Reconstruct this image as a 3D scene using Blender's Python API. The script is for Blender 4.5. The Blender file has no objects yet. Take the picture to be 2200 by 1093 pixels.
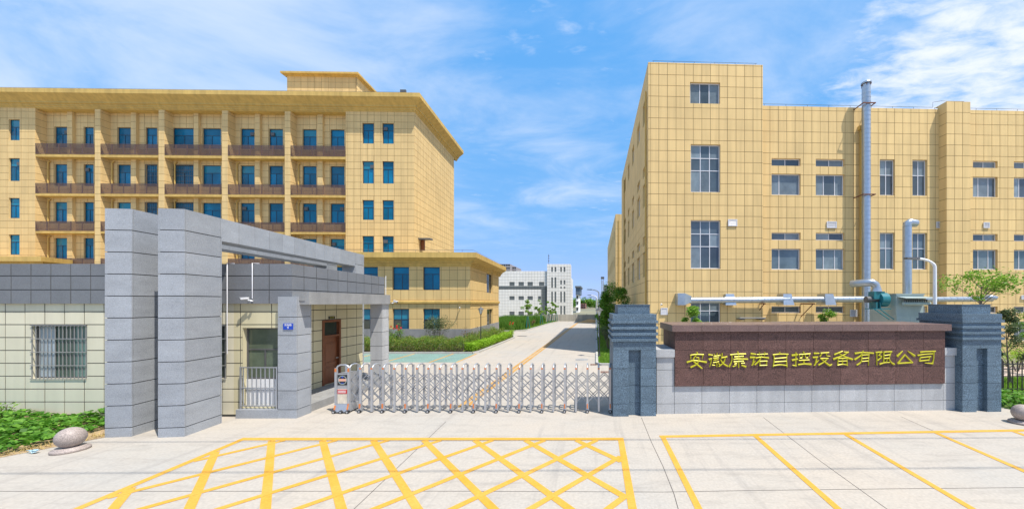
import bpy, math, random
import numpy as np
from mathutils import Vector, Matrix

# ------------------------------------------------------------------ camera, world, sun, exposure
CX, HY, F, H = 1280.0, 650.0, 760.0, 3.6          # measured from the photograph (2200 px wide)
scene = bpy.context.scene
C = scene.collection
cam = bpy.data.objects.new('camera', bpy.data.cameras.new('camera'))
C.objects.link(cam); scene.camera = cam
cam.location = (0, 0, H); cam.rotation_euler = (math.pi / 2, 0, 0)
cam.data.sensor_width = 36; cam.data.lens = 36 * F / 2200
cam.data.shift_x = (1100 - CX) / 2200; cam.data.shift_y = (HY - 546.5) / 2200
cam.data.clip_start = 0.1; cam.data.clip_end = 6000

SUN_DIR = Vector((0.84, -0.60, 2.1)).normalized()
SKY_STRENGTH, SUN_STRENGTH, EXPOSURE = 0.15, 4.0, 0.65
world = bpy.data.worlds.new('World'); scene.world = world; world.use_nodes = True
def build_world():
    nt = world.node_tree; N, L = nt.nodes, nt.links
    for n in list(N): N.remove(n)
    out = N.new('ShaderNodeOutputWorld'); bg = N.new('ShaderNodeBackground'); bg.inputs[1].default_value = SKY_STRENGTH
    sky = N.new('ShaderNodeTexSky'); sky.sky_type = 'NISHITA'; sky.sun_disc = False
    sky.sun_elevation = math.asin(SUN_DIR.z); sky.sun_rotation = math.atan2(SUN_DIR.x, SUN_DIR.y)
    sky.air_density = 1.0; sky.dust_density = 0.6; sky.ozone_density = 2.6
    K = SKY_STRENGTH * 2 ** EXPOSURE; ch = N.new('ShaderNodeSeparateColor'); cc = N.new('ShaderNodeCombineColor'); L.new(sky.outputs[0], ch.inputs[0])
    for i, (gain, gam) in enumerate(((0.40, 0.69), (0.57, 0.25), (0.97, 0.08))):       # tone response of the photograph's sky
        a = N.new('ShaderNodeMath'); a.operation = 'MULTIPLY'; a.inputs[1].default_value = K; L.new(ch.outputs[i], a.inputs[0])
        p = N.new('ShaderNodeMath'); p.operation = 'POWER'; p.inputs[1].default_value = gam; L.new(a.outputs[0], p.inputs[0])
        q = N.new('ShaderNodeMath'); q.operation = 'MULTIPLY'; q.inputs[1].default_value = gain / K; L.new(p.outputs[0], q.inputs[0])
        e = N.new('ShaderNodeMath'); e.operation = 'SUBTRACT'; e.inputs[1].default_value = 1.3; L.new(a.outputs[0], e.inputs[0])   # the bright sky round the sun
        f = N.new('ShaderNodeMath'); f.operation = 'MAXIMUM'; f.inputs[1].default_value = 0.0; L.new(e.outputs[0], f.inputs[0])
        g = N.new('ShaderNodeMath'); g.operation = 'MULTIPLY_ADD'; g.inputs[1].default_value = 0.9 / K; L.new(f.outputs[0], g.inputs[0]); L.new(q.outputs[0], g.inputs[2]); L.new(g.outputs[0], cc.inputs[i])
    tc = N.new('ShaderNodeTexCoord'); sep = N.new('ShaderNodeSeparateXYZ'); L.new(tc.outputs['Generated'], sep.inputs[0])
    def math_n(op, a, b=None, clamp=False):
        m = N.new('ShaderNodeMath'); m.operation = op; m.use_clamp = clamp
        for i, v in enumerate((a, b)):
            if v is None: continue
            if isinstance(v, (int, float)): m.inputs[i].default_value = v
            else: L.new(v, m.inputs[i])
        return m.outputs[0]
    zz = math_n('MAXIMUM', sep.outputs[2], 0.04)
    zz = math_n('ADD', zz, 0.10)
    px = math_n('DIVIDE', sep.outputs[0], zz); py = math_n('DIVIDE', sep.outputs[1], zz)
    comb = N.new('ShaderNodeCombineXYZ'); L.new(px, comb.inputs[0]); L.new(py, comb.inputs[1])
    def noise(scale, detail, rough, loc, rot, scl, dist=0.0):
        mp = N.new('ShaderNodeMapping'); mp.inputs['Location'].default_value = loc
        mp.inputs['Rotation'].default_value = (0, 0, rot); mp.inputs['Scale'].default_value = scl
        L.new(comb.outputs[0], mp.inputs[0])
        n = N.new('ShaderNodeTexNoise'); n.inputs['Scale'].default_value = scale; n.inputs['Detail'].default_value = detail
        n.inputs['Roughness'].default_value = rough; n.inputs['Distortion'].default_value = dist
        L.new(mp.outputs[0], n.inputs['Vector']); return n.outputs['Fac']
    def ramp(v, a, b):
        r = N.new('ShaderNodeMapRange'); r.interpolation_type = 'SMOOTHSTEP'
        r.inputs[1].default_value = a; r.inputs[2].default_value = b; L.new(v, r.inputs[0]); return r.outputs[0]
    fine = noise(7.0, 9, 0.60, (3, 1, 0), 0.55, (1.0, 1.9, 1), 0.3)     # small ripples of high cloud
    big = noise(0.8, 4, 0.55, (1.7, 4.2, 0), 0.3, (1, 1.3, 1), 0.5)     # where the sheets lie
    veil = noise(1.3, 6, 0.6, (8.1, 2.2, 0), 0.7, (1, 1.6, 1), 0.5)
    east = ramp(sep.outputs[0], 0.30, 0.72)
    west = ramp(sep.outputs[0], -0.15, -0.70)
    sheet = ramp(math_n('ADD', big, math_n('MULTIPLY', east, 0.38)), 0.42, 0.98)
    m = ramp(math_n('ADD', math_n('MULTIPLY', fine, 1.0), math_n('MULTIPLY', sheet, 0.45)), 0.55, 1.14)
    v2 = math_n('MULTIPLY', ramp(math_n('ADD', veil, math_n('MULTIPLY', west, 0.25)), 0.38, 0.90), 0.55)
    mask = math_n('MULTIPLY', math_n('MAXIMUM', math_n('MULTIPLY', m, 0.90), v2), ramp(sep.outputs[2], 0.06, 0.30))
    mix = N.new('ShaderNodeMix'); mix.data_type = 'RGBA'
    L.new(mask, mix.inputs[0]); L.new(cc.outputs[0], mix.inputs[6]); mix.inputs[7].default_value = (CLOUD * 0.93, CLOUD * 0.97, CLOUD * 1.04, 1)
    L.new(mix.outputs[2], bg.inputs[0]); L.new(bg.outputs[0], out.inputs[0])
CLOUD = 4.6
build_world()
sun = bpy.data.objects.new('sun', bpy.data.lights.new('sun', 'SUN')); C.objects.link(sun)
sun.data.energy = SUN_STRENGTH; sun.data.angle = math.radians(0.5); sun.data.color = (1.0, 0.94, 0.85)
sun.rotation_euler = (-SUN_DIR).to_track_quat('-Z', 'Y').to_euler(); sun.location = (20, -20, 60)
scene.view_settings.view_transform = 'Standard'; scene.view_settings.look = 'None'
scene.view_settings.exposure = EXPOSURE; scene.view_settings.gamma = 1.0; scene.view_settings.use_curve_mapping = False
scene.render.engine = 'CYCLES'; scene.cycles.max_bounces = 6; scene.cycles.diffuse_bounces = 3

# ------------------------------------------------------------------ helpers
R = random.Random(7)
rng = np.random.default_rng(7)
def G(px, py):                                     # a pixel on level ground -> point on the ground
    d = F * H / (py - HY); return ((px - CX) * d / F, d)
def X_at(px, d): return (px - CX) * d / F
def Z_at(py, d): return H - (py - HY) * d / F

class Frame:
    """Local axes of a building: u along its front (to the right), v into the depth."""
    def __init__(s, x, y, yaw):
        s.o = Vector((x, y)); a = math.radians(yaw); s.yaw = a
        s.U = Vector((math.cos(a), math.sin(a))); s.V = Vector((-math.sin(a), math.cos(a)))
    def hit(s, px, v=0.0):
        r = Vector(((px - CX) / F, 1.0)); t = (v + s.V.dot(s.o)) / s.V.dot(r)
        return t, s.U.dot(r * t - s.o)
    def u(s, px, v=0.0): return s.hit(px, v)[1]
    def z(s, py, px, v=0.0): return H - (py - HY) * s.hit(px, v)[0] / F
    def world(s, u, v): return s.o + s.U * u + s.V * v

class Plane:
    """A facade plane inside a thing's local axes: base + s*dir + out*nrm."""
    def __init__(p, fr, base, d, nrm):
        p.fr = fr; p.b = Vector(base); p.d = Vector(d).normalized(); p.n = Vector(nrm).normalized()
    def P(p, s, z, out=0.0):
        q = p.b + p.d * s + p.n * out; return (q.x, q.y, z)
    def s_px(p, px):                               # where the line of sight of a pixel column meets the plane
        o = p.fr.world(p.b.x, p.b.y); D = p.fr.U * p.d.x + p.fr.V * p.d.y; r = Vector(((px - CX) / F, 1.0))
        det = D.x * -r.y + r.x * D.y
        s = (o.x * r.y - r.x * o.y) / det
        return s
    def z_px(p, py, px):
        w = p.fr.world(*(p.b + p.d * p.s_px(px))); return H - (py - HY) * w.y / F

def tag(o, label=None, cat=None, group=None, kind=None):
    if label: o['label'] = label
    if cat: o['category'] = cat
    if group: o['group'] = group
    if kind: o['kind'] = kind
    return o
def thing(name, label, cat, loc=(0, 0, 0), yaw=0.0, group=None):
    o = bpy.data.objects.new(name, None); C.objects.link(o); o.empty_display_size = 0.2
    o.location = loc; o.rotation_euler = (0, 0, yaw); return tag(o, label, cat, group)
def fthing(name, label, cat, fr, group=None): return thing(name, label, cat, (fr.o.x, fr.o.y, 0), fr.yaw, group)

class MB:
    """Collects faces and links them as one mesh object."""
    def __init__(m): m.v = []; m.f = []; m.mi = []; m.sm = []; m.mat = 0
    def face(m, pts, smooth=False):
        n = len(m.v); m.v.extend(tuple(p) for p in pts); m.f.append(tuple(range(n, n + len(pts)))); m.mi.append(m.mat); m.sm.append(smooth)
    def mesh_faces(m, pts, faces, smooth=False):
        n = len(m.v); m.v.extend(tuple(p) for p in pts)
        for f in faces: m.f.append(tuple(n + i for i in f)); m.mi.append(m.mat); m.sm.append(smooth)
    def hexa(m, p): m.mesh_faces(p, [(0, 3, 2, 1), (4, 5, 6, 7), (0, 1, 5, 4), (1, 2, 6, 5), (2, 3, 7, 6), (3, 0, 4, 7)])
    def box(m, x0, x1, y0, y1, z0, z1):
        m.hexa([(x0, y0, z0), (x1, y0, z0), (x1, y1, z0), (x0, y1, z0), (x0, y0, z1), (x1, y0, z1), (x1, y1, z1), (x0, y1, z1)])
        return m
    def pbox(m, pl, s0, s1, z0, z1, o0, o1):
        m.hexa([pl.P(s0, z0, o1), pl.P(s1, z0, o1), pl.P(s1, z0, o0), pl.P(s0, z0, o0), pl.P(s0, z1, o1), pl.P(s1, z1, o1), pl.P(s1, z1, o0), pl.P(s0, z1, o0)])
        return m
    def prism(m, poly, z0, z1):                    # poly: (x, y) counter-clockwise
        n = len(poly); pts = [(x, y, z0) for x, y in poly] + [(x, y, z1) for x, y in poly]
        m.mesh_faces(pts, [tuple(reversed(range(n))), tuple(range(n, 2 * n))] + [(i, (i + 1) % n, n + (i + 1) % n, n + i) for i in range(n)])
        return m
    def tube(m, pts, r, n=8, caps=True):
        pts = [Vector(p) for p in pts]; rs = r if isinstance(r, (list, tuple)) else [r] * len(pts)
        rings = []; a = None
        for i, p in enumerate(pts):
            t = (pts[min(i + 1, len(pts) - 1)] - pts[max(i - 1, 0)]).normalized()
            if a is None: a = t.cross(Vector((0, 0, 1)) if abs(t.z) < 0.9 else Vector((1, 0, 0)))
            a = (a - t * t.dot(a)).normalized(); b = t.cross(a)
            rings.append([p + (a * math.cos(2 * math.pi * k / n) + b * math.sin(2 * math.pi * k / n)) * rs[i] for k in range(n)])
        P = [q for ring in rings for q in ring]; fs = []
        for i in range(len(rings) - 1):
            for k in range(n): fs.append((i * n + k, i * n + (k + 1) % n, (i + 1) * n + (k + 1) % n, (i + 1) * n + k))
        m.mesh_faces(P, fs, True)
        if caps: m.face(list(reversed(rings[0]))); m.face(rings[-1])
        return m
    def lathe(m, prof, n=24, c=(0, 0), smooth=True):
        P = [(c[0] + r * math.cos(2 * math.pi * k / n), c[1] + r * math.sin(2 * math.pi * k / n), z) for r, z in prof for k in range(n)]
        fs = [(i * n + k, i * n + (k + 1) % n, (i + 1) * n + (k + 1) % n, (i + 1) * n + k) for i in range(len(prof) - 1) for k in range(n)]
        m.mesh_faces(P, fs, smooth); return m
    def mesh(m, name, mats):
        me = bpy.data.meshes.new(name); me.from_pydata(m.v, [], m.f)
        for x in (mats if isinstance(mats, (list, tuple)) else [mats]): me.materials.append(x)
        me.polygons.foreach_set('material_index', m.mi); me.polygons.foreach_set('use_smooth', m.sm); me.update(); return me
    def build(m, name, mats, parent=None, **kw):
        o = bpy.data.objects.new(name, m.mesh(name, mats)); C.objects.link(o)
        if parent is not None: o.parent = parent
        for k, v in kw.items(): o[k] = v
        return o
def link_mesh(name, me, parent, loc=(0, 0, 0), rot=None, **kw):
    o = bpy.data.objects.new(name, me); C.objects.link(o)
    if parent is not None: o.parent = parent
    if isinstance(rot, Matrix): o.matrix_local = Matrix.Translation(Vector(loc)) @ rot.to_4x4()
    else:
        o.location = loc
        if rot: o.rotation_euler = rot
    for k, v in kw.items(): o[k] = v
    return o

# ------------------------------------------------------------------ materials
def material(name, col, rough=0.7, var=0.08, scale=3.0, fine=0.0, fscale=150.0, bump=0.0, island=0.0, metal=0.0, spec=0.5, stretch=(1, 1, 1), hue2=None, hamt=0.0, streak=0.0, trans=0.0):
    """Procedural surface: base colour, broad stains, fine grain, per-piece variation."""
    m = bpy.data.materials.new(name); m.use_nodes = True; nt = m.node_tree; N, L = nt.nodes, nt.links
    b = N['Principled BSDF']; b.inputs['Roughness'].default_value = rough; b.inputs['Metallic'].default_value = metal
    b.inputs['Specular IOR Level'].default_value = spec
    if trans: b.inputs['Transmission Weight'].default_value = trans
    geo = N.new('ShaderNodeNewGeometry'); pos = geo.outputs['Position']
    mp = N.new('ShaderNodeMapping'); mp.inputs['Scale'].default_value = stretch; L.new(pos, mp.inputs[0])
    def mul(cs, fac_socket, lo, hi):
        r = N.new('ShaderNodeMapRange'); r.inputs[3].default_value = lo; r.inputs[4].default_value = hi; L.new(fac_socket, r.inputs[0])
        v = N.new('ShaderNodeVectorMath'); v.operation = 'SCALE'
        if isinstance(cs, tuple): v.inputs[0].default_value = cs
        else: L.new(cs, v.inputs[0])
        L.new(r.outputs[0], v.inputs['Scale']); return v.outputs[0]
    cur = tuple(col)
    n1 = N.new('ShaderNodeTexNoise'); n1.inputs['Scale'].default_value = scale; n1.inputs['Detail'].default_value = 6; n1.inputs['Roughness'].default_value = 0.62
    L.new(mp.outputs[0], n1.inputs['Vector'])
    if hue2:
        mx = N.new('ShaderNodeMix'); mx.data_type = 'RGBA'; mx.inputs[6].default_value = (*col, 1); mx.inputs[7].default_value = (*hue2, 1)
        r = N.new('ShaderNodeMapRange'); r.inputs[1].default_value = 0.35; r.inputs[2].default_value = 0.7; r.inputs[4].default_value = hamt or 1.0
        L.new(n1.outputs['Fac'], r.inputs[0]); L.new(r.outputs[0], mx.inputs[0]); cur = mx.outputs[2]
    if var:
        r0 = N.new('ShaderNodeMapRange'); r0.inputs[1].default_value = 0.25; r0.inputs[2].default_value = 0.75; L.new(n1.outputs['Fac'], r0.inputs[0])
        cur = mul(cur, r0.outputs[0], 1 - var, 1 + var)
    if fine:
        n2 = N.new('ShaderNodeTexNoise'); n2.inputs['Scale'].default_value = fscale; n2.inputs['Detail'].default_value = 2; L.new(pos, n2.inputs['Vector'])
        r2 = N.new('ShaderNodeMapRange'); r2.inputs[1].default_value = 0.3; r2.inputs[2].default_value = 0.7; L.new(n2.outputs['Fac'], r2.inputs[0])
        cur = mul(cur, r2.outputs[0], 1 - fine, 1 + fine)
    if streak:                                     # rain streaks: noise drawn out along the height
        ms = N.new('ShaderNodeMapping'); ms.inputs['Scale'].default_value = (1.6, 1.6, 0.09); L.new(pos, ms.inputs[0])
        n3 = N.new('ShaderNodeTexNoise'); n3.inputs['Scale'].default_value = 2.2; n3.inputs['Detail'].default_value = 5; L.new(ms.outputs[0], n3.inputs['Vector'])
        r3 = N.new('ShaderNodeMapRange'); r3.inputs[1].default_value = 0.35; r3.inputs[2].default_value = 0.65; L.new(n3.outputs['Fac'], r3.inputs[0])
        cur = mul(cur, r3.outputs[0], 1 - streak, 1 + streak * 0.4)
    if island:
        cur = mul(cur, geo.outputs['Random Per Island'], 1 - island, 1 + island)
        oi = N.new('ShaderNodeObjectInfo'); cur = mul(cur, oi.outputs['Random'], 1 - island, 1 + island)
    if isinstance(cur, tuple): b.inputs['Base Color'].default_value = (*cur, 1)
    else: L.new(cur, b.inputs['Base Color'])
    if bump:
        bp = N.new('ShaderNodeBump'); bp.inputs['Strength'].default_value = bump; bp.inputs['Distance'].default_value = 0.02
        nb = N.new('ShaderNodeTexNoise'); nb.inputs['Scale'].default_value = fscale if fine else scale * 12; nb.inputs['Detail'].default_value = 3
        L.new(pos, nb.inputs['Vector']); L.new(nb.outputs['Fac'], bp.inputs['Height']); L.new(bp.outputs[0], b.inputs['Normal'])
    return m
def leaf_material(name, c1, c2, c3=None):
    m = bpy.data.materials.new(name); m.use_nodes = True; nt = m.node_tree; N, L = nt.nodes, nt.links
    b = N['Principled BSDF']; b.inputs['Roughness'].default_value = 0.55; b.inputs['Specular IOR Level'].default_value = 0.3
    geo = N.new('ShaderNodeNewGeometry'); cr = N.new('ShaderNodeValToRGB'); e = cr.color_ramp.elements
    e[0].color = (*c1, 1); e[1].color = (*(c3 or c2), 1); x = e.new(0.55); x.color = (*c2, 1)
    L.new(geo.outputs['Random Per Island'], cr.inputs[0]); L.new(cr.outputs[0], b.inputs['Base Color'])
    tr = N.new('ShaderNodeBsdfTranslucent'); mx = N.new('ShaderNodeMixShader'); mx.inputs[0].default_value = 0.3
    hs = N.new('ShaderNodeHueSaturation'); hs.inputs['Value'].default_value = 1.6; L.new(cr.outputs[0], hs.inputs['Color']); L.new(hs.outputs[0], tr.inputs[0])
    L.new(b.outputs[0], mx.inputs[1]); L.new(tr.outputs[0], mx.inputs[2]); L.new(mx.outputs[0], N['Material Output'].inputs[0])
    return m
M = {}
M['ochre'] = material('ochre_render', (0.72, 0.51, 0.225), 0.85, 0.07, 0.35, island=0.04, streak=0.09)
M['ochre_r'] = material('ochre_render_warm', (0.70, 0.49, 0.205), 0.85, 0.07, 0.35, island=0.04, streak=0.08)
M['ochre_trim'] = material('ochre_trim', (0.60, 0.40, 0.115), 0.8, 0.12, 0.6, streak=0.14)
M['joint_y'] = material('joint_brown', (0.25, 0.165, 0.07), 0.9, 0.1, 2.0)
M['joint_d'] = material('joint_dark', (0.06, 0.06, 0.06), 0.9, 0.1, 2.0)
M['joint_c'] = material('joint_green_grey', (0.07, 0.07, 0.06), 0.9, 0.1, 2.0)
M['granite'] = material('granite_grey', (0.32, 0.338, 0.36), 0.65, 0.12, 1.4, fine=0.22, fscale=60, island=0.07, stretch=(1, 1, 2.5))
M['granite_lt'] = material('granite_pale', (0.43, 0.435, 0.435), 0.65, 0.12, 1.2, fine=0.22, fscale=60, island=0.05, streak=0.10)
M['granite_dk'] = material('granite_slate', (0.105, 0.155, 0.20), 0.6, 0.18, 2.0, fine=0.55, fscale=45, island=0.09, spec=0.3, stretch=(1, 1, 4))
M['granite_br'] = material('granite_brown', (0.115, 0.062, 0.052), 0.6, 0.20, 2.2, fine=0.6, fscale=40, island=0.12, spec=0.3, stretch=(1, 1, 2.5))
M['granite_cap'] = material('granite_brown_polished', (0.155, 0.098, 0.085), 0.4, 0.12, 2.0, fine=0.4, fscale=48, island=0.06)
M['parapet'] = material('parapet_render', (0.175, 0.185, 0.20), 0.85, 0.12, 1.2, fine=0.10, fscale=40, island=0.04)
M['cement'] = material('cement_grey', (0.27, 0.27, 0.265), 0.9, 0.14, 1.6, fine=0.08, fscale=30, streak=0.10)
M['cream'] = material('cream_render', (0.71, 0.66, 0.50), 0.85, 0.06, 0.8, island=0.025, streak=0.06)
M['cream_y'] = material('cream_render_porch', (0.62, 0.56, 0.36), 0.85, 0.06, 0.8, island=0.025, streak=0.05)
M['glass_b'] = material('glass_blue', (0.001, 0.135, 0.255), 0.07, 0.35, 0.7, island=0.25, spec=0.35)
M['glass_t'] = material('glass_teal_blind', (0.01, 0.20, 0.30), 0.10, 0.25, 0.9, island=0.12, spec=0.5)
M['glass_g'] = material('glass_grey', (0.085, 0.115, 0.135), 0.05, 0.35, 0.8, island=0.35, spec=0.6)
M['glass_l'] = material('glass_pale', (0.17, 0.21, 0.23), 0.08, 0.3, 1.5, island=0.3, spec=0.6)
M['glass_k'] = material('glass_dark', (0.05, 0.06, 0.048), 0.06, 0.4, 1.2, island=0.2, spec=0.5)
M['frame_b'] = material('frame_dark_blue', (0.015, 0.05, 0.09), 0.4, 0.1)
M['frame_w'] = material('frame_white', (0.64, 0.64, 0.67), 0.4, 0.05)
M['frame_k'] = material('frame_dark', (0.10, 0.10, 0.10), 0.4, 0.1)
M['louvre'] = material('louvre_brown', (0.105, 0.062, 0.05), 0.6, 0.2, 4.0, island=0.12)
M['steel'] = material('stainless', (0.46, 0.475, 0.50), 0.35, 0.08, 5.0, metal=0.6, island=0.05)
M['galv'] = material('galvanised', (0.42, 0.47, 0.52), 0.3, 0.12, 5.0, metal=0.7, island=0.05)
M['white'] = material('white_paint', (0.78, 0.78, 0.78), 0.45, 0.04)
M['black'] = material('black_paint', (0.02, 0.02, 0.022), 0.45, 0.1)
M['orange'] = material('orange_reflector', (0.62, 0.19, 0.045), 0.4, 0.08)
M['red'] = material('red_print', (0.55, 0.05, 0.05), 0.5, 0.05)
M['blue_sign'] = material('blue_enamel', (0.01, 0.06, 0.45), 0.35, 0.03)
M['gold'] = material('gilded_letters', (0.47, 0.44, 0.008), 0.4, 0.08, 6.0, metal=0.15)
M['wood'] = material('red_brown_wood', (0.20, 0.065, 0.025), 0.4, 0.2, 6.0, stretch=(1, 1, 0.25))
M['rust'] = material('rusty_steel', (0.16, 0.06, 0.035), 0.8, 0.25, 6.0)
M['teal'] = material('teal_enamel', (0.02, 0.17, 0.20), 0.35, 0.08)
M['mint'] = material('mint_enamel', (0.36, 0.43, 0.42), 0.5, 0.08, 1.5, streak=0.08)
M['bollard'] = material('bollard_granite', (0.34, 0.285, 0.255), 0.55, 0.10, 3.0, fine=0.35, fscale=55)
M['tilew'] = material('white_tile', (0.86, 0.84, 0.81), 0.6, 0.05, 0.3, island=0.03)
M['joint_w'] = material('joint_pale', (0.36, 0.36, 0.35), 0.9, 0.1, 2.0)
M['tileg'] = material('slate_tile', (0.13, 0.15, 0.16), 0.6, 0.08, 0.5, island=0.06)
M['roof'] = material('roof_concrete', (0.3, 0.29, 0.27), 0.9, 0.12, 0.4)
M['kerb'] = material('kerb_stone', (0.42, 0.41, 0.38), 0.85, 0.12, 2.5, island=0.05)
M['bark'] = material('bark', (0.17, 0.13, 0.10), 0.9, 0.25, 8.0, stretch=(1, 1, 0.2))
M['pole_g'] = material('green_support', (0.01, 0.17, 0.13), 0.6, 0.15)
M['yellow'] = material('road_paint_yellow', (0.60, 0.305, 0.024), 0.75, 0.10, 1.3, fine=0.10, fscale=25, hue2=(0.52, 0.31, 0.07), hamt=0.6)
M['yellow_old'] = material('road_paint_worn', (0.46, 0.24, 0.045), 0.8, 0.15, 0.8, hue2=(0.48, 0.36, 0.2), hamt=0.4)
M['asphalt_joint'] = material('joint_seal', (0.10, 0.09, 0.08), 0.9, 0.2)
M['far'] = material('far_render', (0.32, 0.30, 0.31), 0.9, 0.1, 0.3)
M['soil'] = material('bare_soil', (0.38, 0.27, 0.15), 0.95, 0.3, 1.6, bump=0.4)
M['lawn'] = material('lawn_ground', (0.09, 0.15, 0.025), 0.95, 0.3, 1.2)
M['bed'] = material('planting_bed', (0.10, 0.075, 0.045), 0.95, 0.3, 2.0)
M['waste'] = material('waste_ground', (0.20, 0.19, 0.12), 0.95, 0.3, 0.05)
M['paver'] = material('green_paver', (0.17, 0.27, 0.235), 0.9, 0.14, 0.8, fine=0.25, fscale=14)
def concrete():
    m = material('concrete_paving', (0.45, 0.395, 0.325), 0.85, 0.10, 0.22, fine=0.08, fscale=18, hue2=(0.345, 0.325, 0.29), hamt=1.0)
    nt = m.node_tree; N, L = nt.nodes, nt.links; b = N['Principled BSDF']; src = b.inputs['Base Color'].links[0].from_socket
    geo = N['Geometry'] if 'Geometry' in N else N.new('ShaderNodeNewGeometry')
    mp = N.new('ShaderNodeMapping'); mp.inputs['Scale'].default_value = (0.35, 1.5, 1); mp.inputs['Rotation'].default_value = (0, 0, 0.5); L.new(geo.outputs['Position'], mp.inputs[0])
    n = N.new('ShaderNodeTexNoise'); n.inputs['Scale'].default_value = 2.2; n.inputs['Detail'].default_value = 9; n.inputs['Roughness'].default_value = 0.7; L.new(mp.outputs[0], n.inputs['Vector'])
    r = N.new('ShaderNodeMapRange'); r.inputs[1].default_value = 0.50; r.inputs[2].default_value = 0.74; r.inputs[4].default_value = 0.6; L.new(n.outputs['Fac'], r.inputs[0])
    mx = N.new('ShaderNodeMix'); mx.data_type = 'RGBA'; L.new(r.outputs[0], mx.inputs[0]); L.new(src, mx.inputs[6]); mx.inputs[7].default_value = (0.25, 0.225, 0.195, 1)
    m2 = N.new('ShaderNodeMapping'); m2.inputs['Scale'].default_value = (2.6, 0.16, 1); m2.inputs['Rotation'].default_value = (0, 0, -0.12); L.new(geo.outputs['Position'], m2.inputs[0])
    n2 = N.new('ShaderNodeTexNoise'); n2.inputs['Scale'].default_value = 1.1; n2.inputs['Detail'].default_value = 7; n2.inputs['Roughness'].default_value = 0.65; L.new(m2.outputs[0], n2.inputs['Vector'])
    r2 = N.new('ShaderNodeMapRange'); r2.inputs[1].default_value = 0.53; r2.inputs[2].default_value = 0.76; r2.inputs[4].default_value = 0.55; L.new(n2.outputs['Fac'], r2.inputs[0])
    my = N.new('ShaderNodeMix'); my.data_type = 'RGBA'; L.new(r2.outputs[0], my.inputs[0]); L.new(mx.outputs[2], my.inputs[6]); my.inputs[7].default_value = (0.23, 0.21, 0.19, 1)
    L.new(my.outputs[2], b.inputs['Base Color']); return m
M['concrete'] = concrete()
L_tree = leaf_material('leaves_tree', (0.06, 0.15, 0.014), (0.12, 0.26, 0.022), (0.21, 0.37, 0.045))
L_light = leaf_material('leaves_light', (0.10, 0.20, 0.015), (0.17, 0.32, 0.03), (0.27, 0.42, 0.06))
L_hedge = leaf_material('leaves_hedge', (0.06, 0.14, 0.015), (0.15, 0.26, 0.03), (0.27, 0.22, 0.05))
L_lime = leaf_material('leaves_lime', (0.12, 0.25, 0.01), (0.24, 0.42, 0.02), (0.36, 0.55, 0.05))
L_red = leaf_material('leaves_red', (0.10, 0.05, 0.02), (0.16, 0.09, 0.03), (0.24, 0.10, 0.06))
L_dark = leaf_material('leaves_dusty', (0.045, 0.08, 0.03), (0.09, 0.13, 0.05), (0.17, 0.20, 0.10))
L_weed = leaf_material('leaves_weed', (0.045, 0.14, 0.01), (0.09, 0.24, 0.02), (0.16, 0.34, 0.04))
L_grass = leaf_material('grass_blades', (0.06, 0.15, 0.015), (0.10, 0.23, 0.025), (0.18, 0.30, 0.05))
L_petal = leaf_material('rose_petals', (0.6, 0.03, 0.03), (0.7, 0.05, 0.05))

# ------------------------------------------------------------------ facades, windows, cladding
TILES = {}                                         # thing -> list of (plane, s0, s1, z0, z1, material, out)
def cut(rect, holes):
    out = [rect]
    for h in holes:
        nxt = []
        for r in out:
            a, b, c, d = r; e, f_, g, k = h
            if e >= b or f_ <= a or g >= d or k <= c: nxt.append(r); continue
            if e > a: nxt.append((a, e, c, d))
            if f_ < b: nxt.append((f_, b, c, d))
            m0, m1 = max(a, e), min(b, f_)
            if g > c: nxt.append((m0, m1, c, g))
            if k < d: nxt.append((m0, m1, k, d))
        out = nxt
    return out
def facade(parent, pl, s0, s1, z0, z1, holes, tw, th, so, zo, mat, joint, gap=0.028, proud=0.010, reveal=0.16, wall_name='wall', rows=True, reveal_mat=None):
    mb = MB()
    ss = sorted(set([s0, s1] + [x for h in holes for x in h[:2] if s0 < x < s1])); zs = sorted(set([z0, z1] + [x for h in holes for x in h[2:] if z0 < x < z1]))
    for i in range(len(ss) - 1):
        for j in range(len(zs) - 1):
            cs, cz = (ss[i] + ss[i + 1]) / 2, (zs[j] + zs[j + 1]) / 2
            if any(h[0] < cs < h[1] and h[2] < cz < h[3] for h in holes): continue
            mb.face([pl.P(ss[i], zs[j]), pl.P(ss[i + 1], zs[j]), pl.P(ss[i + 1], zs[j + 1]), pl.P(ss[i], zs[j + 1])])
    mb.mat = 1
    for a, b, c, d in holes:
        o, i = proud, -reveal
        for q in ([(a, c), (b, c)], [(b, c), (b, d)], [(b, d), (a, d)], [(a, d), (a, c)]):
            mb.face([pl.P(*q[0], o), pl.P(*q[1], o), pl.P(*q[1], i), pl.P(*q[0], i)])
    mb.build(wall_name, [joint, reveal_mat or mat], parent)
    k0 = math.floor((s0 - so) / tw) - 1; r0 = math.floor((z0 - zo) / th) - 1
    lst = TILES.setdefault(parent.name, [])
    g = gap / 2
    for i in range(k0, k0 + int((s1 - s0) / tw) + 4):
        for j in range(r0, r0 + int((z1 - z0) / th) + 4):
            a, b = max(s0, so + i * tw), min(s1, so + (i + 1) * tw); c, d = max(z0, zo + j * th), min(z1, zo + (j + 1) * th)
            if b - a < 0.08 or d - c < 0.08: continue
            a2 = a + (g if a > s0 + 1e-6 else 0); b2 = b - (g if b < s1 - 1e-6 else 0); c2 = c + (g if c > z0 + 1e-6 else 0); d2 = d - (g if d < z1 - 1e-6 else 0)
            for r in cut((a2, b2, c2, d2), holes):
                if r[1] - r[0] > 0.03 and r[3] - r[2] > 0.03: lst.append((pl, *r, mat, proud))
TILE_ME = {}
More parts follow.
